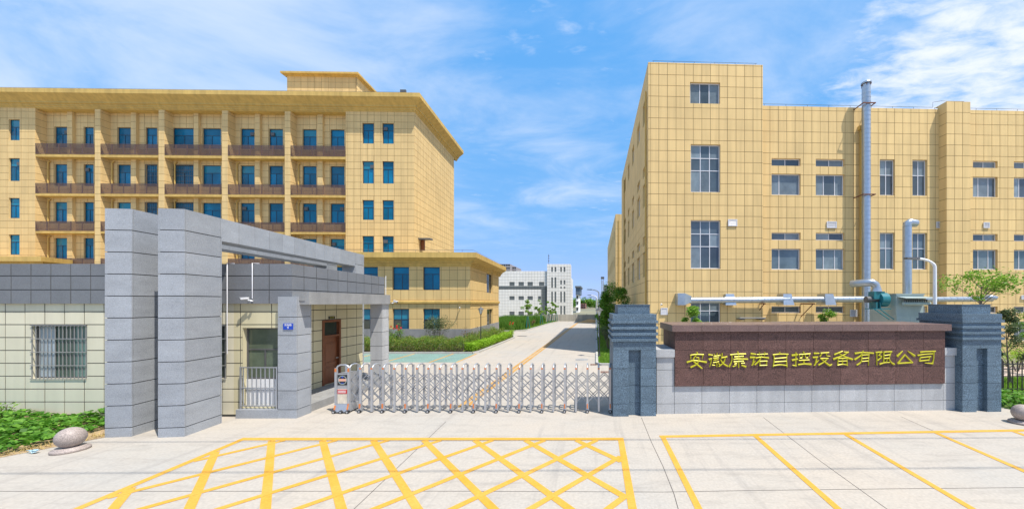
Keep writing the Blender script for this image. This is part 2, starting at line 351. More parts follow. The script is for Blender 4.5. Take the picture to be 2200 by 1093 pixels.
def tile_mesh(w, h, proud, mat, name):
    key = (round(w, 3), round(h, 3), proud, mat.name)
    if key not in TILE_ME:
        mb = MB(); x, z = w / 2, h / 2
        mb.mesh_faces([(-x, 0, -z), (x, 0, -z), (x, 0, z), (-x, 0, z), (-x, -proud, -z), (x, -proud, -z), (x, -proud, z), (-x, -proud, z)],
                      [(4, 5, 6, 7), (0, 1, 5, 4), (1, 2, 6, 5), (2, 3, 7, 6), (3, 0, 4, 7)])
        TILE_ME[key] = mb.mesh(name, mat)
    return TILE_ME[key]
def finish_tiles(parent, limit=300, name='panel', hidden=None):
    """The pieces that show largest become parts of their own; the rest are one joined part."""
    items = []
    for t in TILES.pop(parent.name, []):
        pl, a, b, c, d, mat, proud = t
        w = pl.fr.world(*(pl.b + pl.d * ((a + b) / 2))); n = pl.fr.U * pl.n.x + pl.fr.V * pl.n.y
        v = Vector((w.x, w.y, (c + d) / 2 - H)); cosv = -(n.x * v.x + n.y * v.y) / v.length
        px, py = CX + F * v.x / max(v.y, .1), HY - F * v.z / max(v.y, .1)
        vis = cosv > 0 and -20 < px < 2220 and -20 < py < 1110 and not (hidden and hidden(px, py))
        items.append(((b - a) * (d - c) * max(cosv, 0) / v.length_squared if vis else -1.0, t))
    items.sort(key=lambda x: -x[0])
    rest = {}
    for k, (score, t) in enumerate(items):
        pl, a, b, c, d, mat, proud = t
        if k < limit and score > 0:
            rot = Matrix(((pl.d.x, -pl.n.x, 0), (pl.d.y, -pl.n.y, 0), (0, 0, 1)))
            link_mesh(name, tile_mesh(b - a, d - c, proud, mat, name), parent, pl.P((a + b) / 2, (c + d) / 2, R.uniform(-0.001, 0.003)), rot)
        else:
            mb = rest.setdefault(mat.name, (MB(), mat))[0]; pr = proud + R.uniform(-0.001, 0.003)
            mb.mesh_faces([pl.P(a, c), pl.P(b, c), pl.P(b, d), pl.P(a, d), pl.P(a, c, pr), pl.P(b, c, pr), pl.P(b, d, pr), pl.P(a, d, pr)],
                          [(4, 5, 6, 7), (0, 1, 5, 4), (1, 2, 6, 5), (2, 3, 7, 6), (3, 0, 4, 7)])
    for mb, mat in rest.values(): mb.build(name + 'ling', mat, parent, kind='stuff')
def window(parent, pl, s0, s1, z0, z1, rows, fmat, gmat, depth=0.12, bar=0.05, name='window', gmats=None, skip=()):
    """rows: list of (height share, [column shares]) from the top down. Frame is the part, each pane a sub-part."""
    mb = MB(); o0, o1 = -depth - 0.05, -depth
    mb.pbox(pl, s0, s1, z0, z0 + bar, o0, o1); mb.pbox(pl, s0, s1, z1 - bar, z1, o0, o1)
    mb.pbox(pl, s0, s0 + bar, z0 + bar, z1 - bar, o0, o1); mb.pbox(pl, s1 - bar, s1, z0 + bar, z1 - bar, o0, o1)
    fr = mb; tot = sum(r[0] for r in rows); zt = z1 - bar; hz = (z1 - z0 - 2 * bar); panes = []
    for i, (hr, cols) in enumerate(rows):
        zb = zt - hz * hr / tot; ct = sum(cols); sl = s0 + bar
        lo = zb + (bar * 0.4 if i < len(rows) - 1 else 0); hi = zt - (bar * 0.4 if i else 0)
        if i < len(rows) - 1: fr.pbox(pl, s0 + bar, s1 - bar, zb - bar * 0.4, zb + bar * 0.4, o0 + 0.002, o1 - 0.002)
        for j, cw in enumerate(cols):
            sr = sl + (s1 - s0 - 2 * bar) * cw / ct
            if j < len(cols) - 1: fr.pbox(pl, sr - bar * 0.4, sr + bar * 0.4, lo, hi, o0 + 0.004, o1 - 0.004)
            panes.append((sl + (bar * 0.4 if j else 0), sr - (bar * 0.4 if j < len(cols) - 1 else 0), lo, hi)); sl = sr
        zt = zb
    w = fr.build(name, fmat, parent)
    for k, (a, b, c, d) in enumerate(panes):
        gm = gmats[k] if gmats else (M['glass_l'] if gmat is M['glass_g'] and R.random() < .3 else gmat)
        q = MB(); q.pbox(pl, a - 0.003, b + 0.003, c - 0.003, d + 0.003, o0 + 0.012, o0 + 0.024); q.build('pane', gm, w)
    return w
SLAB_ME = {}
def slab(parent, x0, x1, y0, y1, z0, z1, mat, name='granite_slab'):
    key = (round(x1 - x0, 3), round(y1 - y0, 3), round(z1 - z0, 3), mat.name)
    if key not in SLAB_ME:
        a, b, c = (x1 - x0) / 2, (y1 - y0) / 2, (z1 - z0) / 2; SLAB_ME[key] = MB().box(-a, a, -b, b, -c, c).mesh(name, mat)
    return link_mesh(name, SLAB_ME[key], parent, ((x0 + x1) / 2, (y0 + y1) / 2, (z0 + z1) / 2))
def clad(parent, x0, x1, y0, y1, zs, mat, joint, t=0.03, g=0.014, name='granite_slab', core='core', xs=None, ys=None, top=True):
    """A core with slabs on its four sides: zs, xs, ys are the joint positions."""
    MB().box(x0 + t - 0.004, x1 - t + 0.004, y0 + t - 0.004, y1 - t + 0.004, zs[0] + 0.002, zs[-1] - 0.006).build(core, joint, parent)
    xs = xs or [x0, x1]; ys = ys or [y0, y1]; h = g / 2
    for k in range(len(zs) - 1):
        a = zs[k] + (h if k else 0); b = zs[k + 1] - (h if k < len(zs) - 2 else 0)
        for i in range(len(xs) - 1):
            p = xs[i] + (h if i else 0); q = xs[i + 1] - (h if i < len(xs) - 2 else 0); e = R.uniform(0, 0.002)
            slab(parent, p, q, y0 - e, y0 + t - e, a, b, mat, name); slab(parent, p, q, y1 - t, y1, a, b, mat, name)
        for j in range(len(ys) - 1):
            p = (ys[j] + h) if j else y0 + t + h; q = (ys[j + 1] - h) if j < len(ys) - 2 else y1 - t - h
            slab(parent, x0, x0 + t, p, q, a, b, mat, name); slab(parent, x1 - t, x1, p, q, a, b, mat, name)
    if top: slab(parent, x0 + t + 0.003, x1 - t - 0.003, y0 + t + 0.003, y1 - t - 0.003, zs[-1] - 0.03, zs[-1] - 0.001, mat, name)

# ------------------------------------------------------------------ vegetation
def leaf_mesh(pos, size, mat, name, up=0.35, aspect=0.55, r=rng, lift=None):
    """Many small folded leaves at the given points."""
    n = len(pos); nrm = r.normal(size=(n, 3)); nrm[:, 2] = np.abs(nrm[:, 2]) + up; nrm /= np.linalg.norm(nrm, axis=1)[:, None]
    a = np.cross(nrm, r.normal(size=(n, 3))); a /= np.linalg.norm(a, axis=1)[:, None] + 1e-9; b = np.cross(nrm, a)
    s = size * r.uniform(0.65, 1.3, n)[:, None]; w = s * aspect
    v = np.stack([pos - a * s * .5, pos + b * w * .5 + nrm * s * .08, pos + a * s * .5, pos - b * w * .5 + nrm * s * .08], 1).reshape(-1, 3)
    me = bpy.data.meshes.new(name); me.vertices.add(4 * n); me.vertices.foreach_set('co', v.astype(np.float32).ravel())
    me.loops.add(4 * n); me.loops.foreach_set('vertex_index', np.arange(4 * n, dtype=np.int32))
    me.polygons.add(n); me.polygons.foreach_set('loop_start', np.arange(0, 4 * n, 4, dtype=np.int32)); me.polygons.foreach_set('loop_total', np.full(n, 4, dtype=np.int32))
    me.materials.append(mat); me.update(calc_edges=True); return me
def blob(n, c, rad, r=rng, shell=0.55):
    d = r.normal(size=(n, 3)); d /= np.linalg.norm(d, axis=1)[:, None]
    return np.array(c) + d * (r.uniform(shell, 1.0, n) ** 0.7)[:, None] * np.array(rad)
def tree(name, label, cat, x, y, h, trunk_h, spread, mat, clumps=14, leaves=1400, size=0.11, group=None, z0=0.0, tr=0.05, seed=1, shape=1.0, bark='bark'):
    rr = np.random.default_rng(seed); t = thing(name, label, cat, (x, y, z0), 0, group)
    mb = MB(); lean = rr.normal(scale=0.04, size=2)
    top = np.array([lean[0] * h, lean[1] * h, trunk_h + (h - trunk_h) * 0.55])
    mb.tube([(0, 0, -0.05), (top[0] * .3, top[1] * .3, trunk_h * .5), (top[0] * .6, top[1] * .6, trunk_h), tuple(top)], [tr, tr * .85, tr * .7, tr * .25], 7)
    pts = []
    for k in range(clumps):
        ang = rr.uniform(0, 2 * math.pi); q = rr.uniform(0, 1); zz = trunk_h + (h - trunk_h) * (0.05 + 0.88 * q)
        rad = spread * (0.25 + 0.75 * math.sin(math.pi * min(1, (0.25 + 0.75 * q * shape)))) * rr.uniform(0.35, 1.0)
        c = np.array([math.cos(ang) * rad + lean[0] * zz, math.sin(ang) * rad + lean[1] * zz, zz])
        st = np.array([lean[0] * zz, lean[1] * zz, max(trunk_h * 0.8, zz - rad * 0.7 - 0.15)])
        if st[2] < top[2]: mb.tube([tuple(st), tuple((st + c) / 2 + [0, 0, 0.06]), tuple(c)], [tr * .35, tr * .22, tr * .1], 5, False)
        cr = spread * rr.uniform(0.22, 0.42)
        pts.append(blob(int(leaves / clumps * rr.uniform(0.6, 1.4)), c, (cr, cr, cr * 0.75), rr, 0.2))
    mb.build('trunk', M[bark], t)
    link_mesh('crown', leaf_mesh(np.concatenate(pts), size, mat, 'crown', r=rr), t)
    return t
def shrub_points(n, x0, x1, y0, y1, z0, z1, seed, lump=0.18):
    """Points near the surface of a clipped, uneven box."""
    rr = np.random.default_rng(seed); p = np.stack([rr.uniform(x0, x1, n), rr.uniform(y0, y1, n), np.zeros(n)], 1)
    ph = rr.uniform(0, 6, 4)
    top = z1 + lump * (0.5 * np.sin(p[:, 0] * 2.3 + ph[0]) + 0.5 * np.sin(p[:, 0] * 5.1 + ph[1] + p[:, 1] * 2) + 0.4 * np.sin(p[:, 1] * 4.3 + ph[2])) + rr.normal(scale=lump * .45, size=n)
    q = rr.uniform(0, 1, n) ** 0.62; p[:, 2] = z0 + (top - z0) * q
    return p

# ================================================================== SETTING: ground, road, kerbs, markings
def sheet(name, poly, z, mat, kind='structure'):
    mb = MB(); mb.face([(x, y, z) for x, y in poly]); return mb.build(name, mat, None, kind=kind)
sheet('ground', [(-2500, -300), (2500, -300), (2500, 4000), (-2500, 4000)], -0.03, M['waste'])
sheet('pavement', [(-70, -60), (70, -60), (70, 13.0), (14.6, 13.0), (14.6, 20.3), (0.1, 20.3), (0.1, 69), (-6.9, 69), (-8.2, 60), (-8.6, 52), (-9.0, 45), (-20, 43.5), (-20, 40.0), (-8.7, 38.0), (-8.62, 25.0), (-70, 25.0)], 0.0, M['concrete'])
sheet('parking_pavers', [(-30, 21.4), (-8.35, 21.4), (-8.5, 24.95), (-30, 24.95)], 0.004, M['paver'])
mk = MB()
for x in (-20.9, -18.2, -15.5, -12.8, -10.05, -8.42): mk.box(x - 0.07, x + 0.07, 21.4, 24.95, 0.0045, 0.009)
mk.build('parking_lines', M['yellow_old'], None, kind='structure')
mk = MB()                                          # worn double centre line of the road
for o in (-0.19, 0.05):
    for y0 in np.arange(12.2, 67.5, 3.1):
        f0 = lambda y: -4.62 + (y - 12.2) * (1.47 / 55.8)
        mk.hexa([(f0(y0) + o, y0, .0045), (f0(y0) + o + .17, y0, .0045), (f0(y0 + 3.04) + o + .17, y0 + 3.04, .0045), (f0(y0 + 3.04) + o, y0 + 3.04, .0045),
                 (f0(y0) + o, y0, .008), (f0(y0) + o + .17, y0, .008), (f0(y0 + 3.04) + o + .17, y0 + 3.04, .008), (f0(y0 + 3.04) + o, y0 + 3.04, .008)])
mk.build('centre_line', M['yellow_old'], None, kind='structure')

def clip_line(p, d, poly):
    """The part of a line inside a convex polygon (counter-clockwise)."""
    t0, t1 = -1e9, 1e9
    for i in range(len(poly)):
        a, b = Vector(poly[i]), Vector(poly[(i + 1) % len(poly)]); n = Vector((-(b - a).y, (b - a).x)); den = n.dot(d); num = n.dot(a - p)
        if abs(den) < 1e-9:
            if num > 0: return None
            continue
        t = num / den
        if den > 0: t0 = max(t0, t)
        else: t1 = min(t1, t)
    return (t0, t1) if t1 - t0 > 0.15 else None
def strip(mb, a, b, w, z0, z1):
    a, b = Vector(a), Vector(b); d = (b - a).normalized(); n = Vector((-d.y, d.x)) * (w / 2)
    q = [a - n, b - n, b + n, a + n]; mb.hexa([(p.x, p.y, z0) for p in q] + [(p.x, p.y, z1) for p in q])
box_poly = [(-8.75, 2.0), (0.66, 2.0), (0.66, 9.43), (-9.32, 9.43)]
mk = MB()
strip(mk, (-9.40, 9.35), (0.735, 9.35), 0.17, .004, .0075)
strip(mk, (0.66, 9.262), (0.62, 2.0), 0.15, .004, .0075)
strip(mk, (-9.31, 9.262), (-8.72, 2.0), 0.15, .004, .0075)
inner = [(-8.65, 2.0), (0.55, 2.0), (0.585, 9.262), (-9.235, 9.262)]
for k in range(-8, 17):                            # the two families of hatching; the second lies 3 mm above the first
    p = Vector((-0.45 - 1.33 * k, 9.2)); d = Vector((0.88, -1)).normalized(); c = clip_line(p, d, inner)
    if c: strip(mk, p + d * c[0], p + d * c[1], 0.15, .004, .0070)
for k in range(-8, 17):
    p = Vector((-0.03 - 1.36 * k, 9.2)); d = Vector((-0.82, -1)).normalized(); c = clip_line(p, d, inner)
    if c: strip(mk, p + d * c[0], p + d * c[1], 0.13, .004, .0105)
mk.build('hatched_box_marking', M['yellow'], None, kind='structure')
mk = MB()
strip(mk, (1.72, 9.52), (16.8, 10.2), 0.15, .004, .0075)
for x0, y0, x1 in ((1.80, 9.44, 1.80), (4.32, 9.56, 4.18), (6.84, 9.67, 6.42), (9.42, 9.78, 8.75), (11.7, 9.89, 10.8), (14.2, 10.0, 13.2)): strip(mk, (x0, y0), (x1, 4.0), 0.13, .004, .0074)
mk.build('parking_bay_marking', M['yellow'], None, kind='structure')
mk = MB()                                          # sawn joints and cracks of the concrete
for pts in ([(-30, 6.75), (-3, 6.77), (1.3, 6.74), (3.2, 6.8), (6, 6.86), (14, 7.0), (30, 7.2)], [G(958, 905), G(760, 1093)], [G(1640, 896), G(1763, 990), G(1930, 1110)],
            [G(1378, 896), G(1400, 950), G(1424, 1000), G(1448, 1060), G(1462, 1110)], [G(1935, 894), G(2030, 936), G(2210, 1012)], [(-8.6, 25.2), (-8.3, 17.4), (0.2, 17.3)], [(-4.0, 17.3), (-3.6, 13.0)]):
    for a, b in zip(pts, pts[1:]):
        d = (Vector(b) - Vector(a)).normalized() * 0.002
        strip(mk, Vector(a) + d, Vector(b) - d, 0.013, .0005, .003)
mk.build('pavement_joints', M['asphalt_joint'], None, kind='structure')

def kerb_line(name, pts, closed=False, h=0.12, w=0.14, step=0.95):
    """A kerb of separate stones."""
    root = thing(name, None, None); root['kind'] = 'structure'; c = {}; n = 0
    for a, b in zip(pts, pts[1:]):
        a, b = Vector(a), Vector(b); L_ = (b - a).length; m = max(1, round(L_ / step)); d = (b - a) / m; ang = math.atan2(d.y, d.x); key = round(d.length, 2)
        if key not in c: c[key] = MB().box(-key / 2 + .006, key / 2 - .006, -w / 2, w / 2, -0.03, h).mesh('kerb_stone', M['kerb'])
        for i in range(m):
            p = a + d * (i + .5); link_mesh('kerb_stone', c[key], root, (p.x, p.y, R.uniform(-.004, .004)), (0, 0, ang)); n += 1
    return root
kerb_line('planter_kerb', [(-24, 25.05), (-8.75, 25.05), (-8.45, 25.5), (-8.35, 30), (-8.3, 36), (-8.7, 37.6), (-9.6, 38.3), (-14, 38.8)])
kerb_line('field_kerb', [(-14, 44.6), (-10.2, 44.6), (-9.0, 46.5), (-8.55, 52), (-8.1, 60), (-7.0, 68.5)])
kerb_line('lawn_kerb', [(3.6, 20.35), (0.3, 20.35), (0.07, 20.7), (0.07, 25.2)]); kerb_line('lawn_kerb', [(0.07, 26.4), (0.07, 33.0)]); kerb_line('lawn_kerb', [(0.07, 34.4), (0.07, 68)], step=1.5)
sheet('lawn', [(0.14, 20.42), (3.6, 20.42), (3.4, 68), (0.14, 68)], 0.05, M['lawn'])
sheet('planting_soil', [(-24, 25.12), (-8.8, 25.12), (-8.5, 25.6), (-8.42, 36), (-9.6, 38.2), (-14, 38.7), (-24, 38.7)], 0.06, M['bed'])
sheet('bare_soil', [(-13.12, 9.5), (-13.12, 11.22), (-34, 11.22), (-34, 2), (-17.3, 2), (-13.85, 8.25)], 0.006, M['soil'])
sheet('verge_soil', [(14.0, 11.5), (34, 11.9), (34, 15), (14.0, 14.6)], 0.008, M['lawn'])
sheet('footpath', [(12.5, 17.2), (40, 17.8), (40, 20.2), (12.5, 19.6)], 0.012, material('pink_paving', (0.50, 0.40, 0.34), 0.9, 0.1, 1.0))
sheet('lawn', [(14.7, 14.0), (40, 14.4), (40, 17.6), (14.7, 17.0)], 0.010, M['lawn'])

# ================================================================== OFFICE BLOCK (left, five storeys)
FL = Frame(-16.4, 32.0, 1.2)
office = fthing('office_block', 'yellow five storey block with brown louvred ledges and deep overhanging roof', 'building', FL)
def sidedir(fr, vp_px):                            # world depth direction expressed in the building's axes
    w = Vector(((vp_px - CX) / F, 1.0)).normalized(); return Vector((w.dot(fr.U), w.dot(fr.V)))
sdL = sidedir(FL, 1241); snL = Vector((sdL.y, -sdL.x))
front = Plane(FL, (0, 0), (1, 0), (0, -1)); sideL = Plane(FL, (0, 0), sdL, snL); DL = 10.2
zw = lambda py, px=830: FL.z(py, px)
ZT = 21.1                                           # top of the tiled wall, under the cornice
G2 = [(0.34, [1]), (0.66, [0.45, 0.55])]
def officewin(pl, px0, px1, zlo, zhi, kind='b'):
    s0, s1 = pl.s_px(px0), pl.s_px(px1); gm = M['glass_b']
    top = R.random() < 0.30
    if R.random() < .22:
        e = s0 + (s1 - s0) * (.68 if R.random() < .5 else .1); MB().pbox(pl, e, e + .32, zhi - .62, zhi - .34, -.15, -.02).build('extractor_box', M['frame_k'], office)
    window(office, pl, s0, s1, zlo, zhi, G2, M['frame_b'], gm, 0.10, 0.055, gmats=[M['glass_t'] if top else gm, gm, gm]); return (s0, s1, zlo, zhi)
rows_r = [(265, 309), (346.5, 394.5), (430, 472.5), (507, 549)]
zr = [(zw(b), zw(a)) for a, b in rows_r]; zr.append((zr[3][0] - 3.4, zr[3][1] - 3.4))
zz = lambda py: FL.z(py, 410)
ledge = [(311, 334, 339.5), (395.5, 417.5, 422.5), (476.5, 497.5, 502), (555, 577, 581.5), (637, 659, 664)]
ledge = [(zz(a), zz(b), zz(c)) for a, b, c in ledge]
u = FL.u
wing_r0 = u(743); wing_l1 = u(76); LEFT = -42.0
holes = [officewin(front, a, b, lo, hi) for (a, b) in ((778.5, 803), (821.5, 846)) for lo, hi in zr[:5]]
facade(office, front, wing_r0, 0, 0, ZT, holes, 0.6, 0.605, 0, ZT, M['ochre'], M['joint_y'])
holes = [officewin(front, a, b, lo, hi) for (a, b) in ((19, 42.5), (-60, -30)) for lo, hi in zr[:5]]
facade(office, front, LEFT, wing_l1, 0, ZT, holes, 0.6, 0.605, wing_l1, ZT, M['ochre'], M['joint_y'])
facade(office, sideL, 0, DL, 0, ZT, [], 0.6, 0.605, 0, ZT, M['ochre'], M['joint_y'])
RC = 0.66
fins = [(204, 216), (341, 353.5), (477, 489.5), (612, 624)]
finu = [(u(a), u(b)) for a, b in fins]
for a, b in finu:
    facade(office, Plane(FL, (a, 0), (1, 0), (0, -1)), 0, b - a, 0, ZT - 0.35, [], 2, 0.605, 0, ZT, M['ochre'], M['joint_y'], wall_name='fin')
edges = [wing_l1] + [x for f in finu for x in f] + [wing_r0]
bays = [(edges[2 * i], edges[2 * i + 1]) for i in range(5)]
bay_px = [[(117, 147), (180, 201.5), (152, 163)], [(252, 281), (313, 338), (288, 299)], [(371, 421), (435, 475), (422, 432)], [(517, 547), (578, 608), (553, 563)], [(650, 680), (710, 740), (686, 697)]]
back = Plane(FL, (0, RC), (1, 0), (0, -1))
zb = [(zz(a), zz(b)) for a, b in ((267.5, 313), (348.5, 397), (431, 477), (509, 556), (588, 637))]
zb = [(b, a) for a, b in zb]
for i, (b0, b1) in enumerate(bays):
    holes = []
    for (a, c) in bay_px[i][:2]:
        for r_i, (lo, hi) in enumerate(zb):
            holes.append(officewin(back, a, c, lo, hi))
            if a in (371, 313) and r_i in (1, 2, 3):      # barred windows
                h = holes[-1]; q = MB(); n = max(5, int((h[1] - h[0]) / .17))
                for k in range(n + 1): q.pbox(back, h[0] + (h[1] - h[0]) * k / n - .012, h[0] + (h[1] - h[0]) * k / n + .012, h[2], h[3], .02, .04)
                for k in range(5): z = h[2] + (h[3] - h[2]) * k / 4; q.pbox(back, h[0], h[1], z - .014, z + .014, .041, .06)
                q.build('window_grille', M['frame_k'], office)
    facade(office, back, b0, b1, 0, ZT - .35, holes, 0.6, 0.605, b0, ZT, M['ochre'], M['joint_y'], wall_name='bay_wall')
    p0, p1 = back.s_px(bay_px[i][2][0]), back.s_px(bay_px[i][2][1])
    facade(office, Plane(FL, (p0, RC - 0.22), (1, 0), (0, -1)), 0, p1 - p0, 0, ZT - .36, [], 2, 0.605, 0, ZT, M['ochre'], M['joint_y'], wall_name='pilaster')
    q = MB(); q.box(p0, p0 + .02, RC - .22, RC, 0, ZT - .36); q.box(p1 - .02, p1, RC - .22, RC, 0, ZT - .36); q.build('pilaster_side', M['ochre'], office)
    for bx, n in ((b0, 1), (b1, -1)):              # cheeks of the bay
        facade(office, Plane(FL, (bx, 0.0), (0, 1), (n, 0)), 0.0, RC, 0, ZT - .36, [], 3, 0.605, 0, ZT, M['ochre'], M['joint_y'], wall_name='bay_cheek')
    for (zt, zl, zs_) in ledge:
        MB().box(b0 + .03, b1 - .03, -0.015, RC - 0.005, zs_, zl - 0.0).build('ledge', M['ochre_trim'], office)
        n = 5; w = (b1 - b0 - 0.06) / n
        key = ('louvre', round(w, 3), round(zt - zl, 3))
        if key not in SLAB_ME:
            q = MB(); hh = zt - zl - 0.03; q.box(0.01, w - .01, -.02, .0, 0, .05); q.box(.01, w - .01, -.02, .0, hh - .05, hh); q.box(.01, .05, -.02, 0, .05, hh - .05); q.box(w - .05, w - .01, -.02, 0, .05, hh - .05)
            ns = 11
            for k in range(ns):
                z0 = .06 + k * (hh - .12) / ns; d_ = (hh - .12) / ns
                q.mesh_faces([(.05, -.018, z0), (w - .05, -.018, z0), (w - .05, .012, z0 + d_ * .92), (.05, .012, z0 + d_ * .92)], [(0, 1, 2, 3)])
            SLAB_ME[key] = q.mesh('louvre_panel', M['louvre'])
        for k in range(n): link_mesh('louvre_panel', SLAB_ME[key], office, (b0 + .03 + k * w, -0.012, zl + 0.02))
    px_ = b0 + 0.26
    for (zt, zl, zs_), up in zip(ledge[1:], [l[2] for l in ledge[:-1]]):
        MB().tube([(px_, RC - .1, zl), (px_, RC - .1, up - .45), (px_ - .0, RC - .1, up - .25), (px_ + .18, RC - .1, up - .18)], 0.055, 7).build('drain_pipe', M['ochre_trim'], office)
MB().box(wing_l1, wing_r0, 0.0, RC + .1, ZT - .35, ZT).build('lintel_band', M['ochre_trim'], office)
def eave(parent, name, uL, depth, sd, sn, prof, mat, closed_left=True):
    """A cornice swept along the front and round the right-hand corner. prof: (out, z)."""
    mb = MB(); rings = []
    for st in range(3):
        ring = []
        for o, z in prof:
            if st == 0: ring.append((uL, -o, z))
            elif st == 1:
                ux = (o * 1.0 + o * sd.x) / max(1e-6, 1) ; ring.append((o + sd.x * 0 - 0.0, -o, z))
            else: q = sd * (depth) + sn * o; ring.append((q.x, q.y, z))
        rings.append(ring)
    n = len(prof)
    for a in range(2):
        for k in range(n - 1): mb.face([rings[a][k], rings[a][k + 1], rings[a + 1][k + 1], rings[a + 1][k]])
    mb.face(rings[0]); mb.face(list(reversed(rings[2])))
    return mb.build(name, mat, parent)
E0 = 0.85; zf1 = 22.08; zf0 = 21.72
prof = [(-3.0, zf1 + .0), (E0, zf1), (E0, zf0), (0.30, 21.26), (0.30, 21.14), (0.17, 21.10), (0.17, 20.98), (0.08, 20.93), (0.08, 20.84), (-0.02, 20.80)]
eave(office, 'cornice', LEFT, DL + 0.9, sdL, snL, prof, M['ochre_trim'])
qd = sdL * DL
MB().prism([(LEFT, .4), (-.4, .4), (qd.x - .4, qd.y), (LEFT, qd.y)], 21.3, 22.0).build('roof', M['roof'], office)
MB().prism([(LEFT, DL - .3), (qd.x - .03, qd.y - .3), (qd.x - .03, qd.y), (LEFT, DL)], 0, 21.3).build('rear_wall', M['ochre'], office)
MB().box(LEFT, -.5, RC + .3, RC + .5, 0, 21.2).build('inner_wall', M['joint_y'], office)
# stair head house on the roof
FP = Frame(X_at(617, 35.5), 35.5, 1.2); w_ = FP.u(766)
stair = Plane(FP, (0, 0), (1, 0), (0, -1)); zt_ = FP.z(164, 690)
head = bpy.data.objects.new('stair_head', None); C.objects.link(head); head.parent = office
head.matrix_local = Matrix.Translation((FP.o.x - FL.o.x, FP.o.y - FL.o.y, 0)) if False else Matrix.Rotation(-FL.yaw, 4, 'Z') @ Matrix.Translation((FP.o.x - FL.o.x, FP.o.y - FL.o.y, 0)) @ Matrix.Rotation(FP.yaw, 4, 'Z')
facade(head, stair, 0, w_, 21.9, zt_, [], 0.68, 0.6, 0, zt_, M['ochre'], M['joint_y'])
facade(head, Plane(FP, (w_, 0), sdL, snL), 0, 4.6, 21.9, zt_, [], 0.68, 0.6, 0, zt_, M['ochre'], M['joint_y'])
finish_tiles(head, 60)
mb = MB(); e_ = .38; q0 = FP.z(153.5, 690, -.4); zc = zt_ - .05
mb.prism([(-e_, -e_), (w_ + e_, -e_), (w_ + e_ + sdL.x * 4.9, 4.9), (-e_, 4.9)], q0 - .18, q0)
mb.prism([(-.18, -.18), (w_ + .18, -.18), (w_ + .18 + sdL.x * 4.8, 4.8), (-.18, 4.8)], zc, q0 - .18)
mb.build('roof_slab', M['ochre_trim'], head)
finish_tiles(office, 300, hidden=lambda x, y: y > 545 or (235 < x < 475 and y > 448) or (x > 475 and x < 785 and y > 470 + (x - 475) * .24))
MB().box(-0.9, -0.4, -.75, -.62, 22.16, 22.4).build('roof_lamp', M['frame_k'], office)
q = MB()
for k in range(9): q.tube([(LEFT + 2 + k * 5.0, -.6, 22.05), (LEFT + 2 + k * 5.0, -.6, 22.25)], .012, 4)
q.tube([(LEFT, -.6, 22.25), (-.4, -.6, 22.25)], .012, 4); q.build('lightning_wire', M['frame_k'], office)
# porch roof showing at the far left
pr = thing('entrance_porch', 'flat yellow porch roof jutting out at the far left end of the office block', 'porch', (X_at(88, 29.0), 29.0, 0), FL.yaw)
zp = lambda y: Z_at(y, 29.0)
MB().prism([(-8, 0), (0, 0), (-.9, 2.6), (-8, 2.6)], zp(561), zp(551)).build('fascia', M['ochre_trim'], pr)
MB().prism([(-8, .5), (-.6, .5), (-1.2, 2.6), (-8, 2.6)], zp(568), zp(561)).build('soffit', M['ochre_trim'], pr)
for x in (-1.6, -6.5): MB().box(x - .3, x + .3, .8, 1.4, 0, zp(568)).build('column', M['ochre'], pr)

# ================================================================== ANNEX (two storeys, in front of the office block)
FA = Frame(-10.5, 29.6, 1.2)
annex = fthing('annex_building', 'low yellow two storey annex with blue windows behind the clipped hedge', 'building', FA)
sdA = sidedir(FA, 1238); snA = Vector((sdA.y, -sdA.x))
fa = Plane(FA, (0, 0), (1, 0), (0, -1)); sa = Plane(FA, (0, 0), sdA, snA); DA = 10.8
za = lambda y: FA.z(y, 950); AL = FA.u(690)
zat = za(571); zp1, zp0 = za(646.5), za(652.5); zpl = za(706)
hol = []
for a, b in ((843.5, 879), (909, 945), (775, 812), (706, 738)):
    s0, s1 = FA.u(a), FA.u(b)
    lo, hi = za(622.5), za(573.5); window(annex, fa, s0, s1, lo, hi, [(0.3, [1]), (0.7, [.55, .45])], M['frame_b'], M['glass_b'], 0.12, 0.06); hol.append((s0, s1, lo, hi))
    lo, hi = za(722), za(663); window(annex, fa, s0, s1, lo, hi, [(0.38, [.5, .5]), (0.62, [.5, .5])], M['frame_b'], M['glass_b'], 0.12, 0.06, gmats=[M['glass_t'], M['glass_t'], M['glass_k'], M['glass_b']]); hol.append((s0, s1, lo, hi))
facade(annex, fa, AL, 0, zp1, zat, [h for h in hol if h[2] > zp1], 0.67, 0.83, FA.u(843.5), za(622.5), M['ochre_r'], M['joint_y'], proud=0.012)
facade(annex, fa, AL, 0, zpl, zp0, [(h[0], h[1], h[2], h[3]) for h in hol if h[2] < zp1], 0.67, 0.84, FA.u(843.5), za(663), M['ochre_r'], M['joint_y'], proud=0.012)
hs = []
for a, b, y0, y1, nm in ((1045.5, 1058, 629, 588.5, 'window'), (1046, 1058.5, 716, 663.5, 'door')):
    s0, s1 = sa.s_px(a), sa.s_px(b); lo, hi = sa.z_px(y0, 1052), sa.z_px(y1, 1052)
    window(annex, sa, s0, s1, lo, hi, [(0.4, [.5, .5]), (.6, [.5, .5])], M['frame_k'], M['glass_k'], 0.16, 0.06, name=nm); hs.append((s0, s1, lo, hi))
facade(annex, sa, 0, DA, zp1, zat, hs[:1], 0.67, 0.83, 0, za(622.5), M['ochre_r'], M['joint_y'], proud=0.012)
facade(annex, sa, 0, DA, zpl, zp0, hs[1:], 0.67, 0.84, 0, za(663), M['ochre_r'], M['joint_y'], proud=0.012)
eave(annex, 'string_course', AL, DA, sdA, snA, [(0, zp0), (0.05, zp0), (0.14, zp0 + .07), (0.14, zp1), (0, zp1 + .03)], M['ochre_trim'])
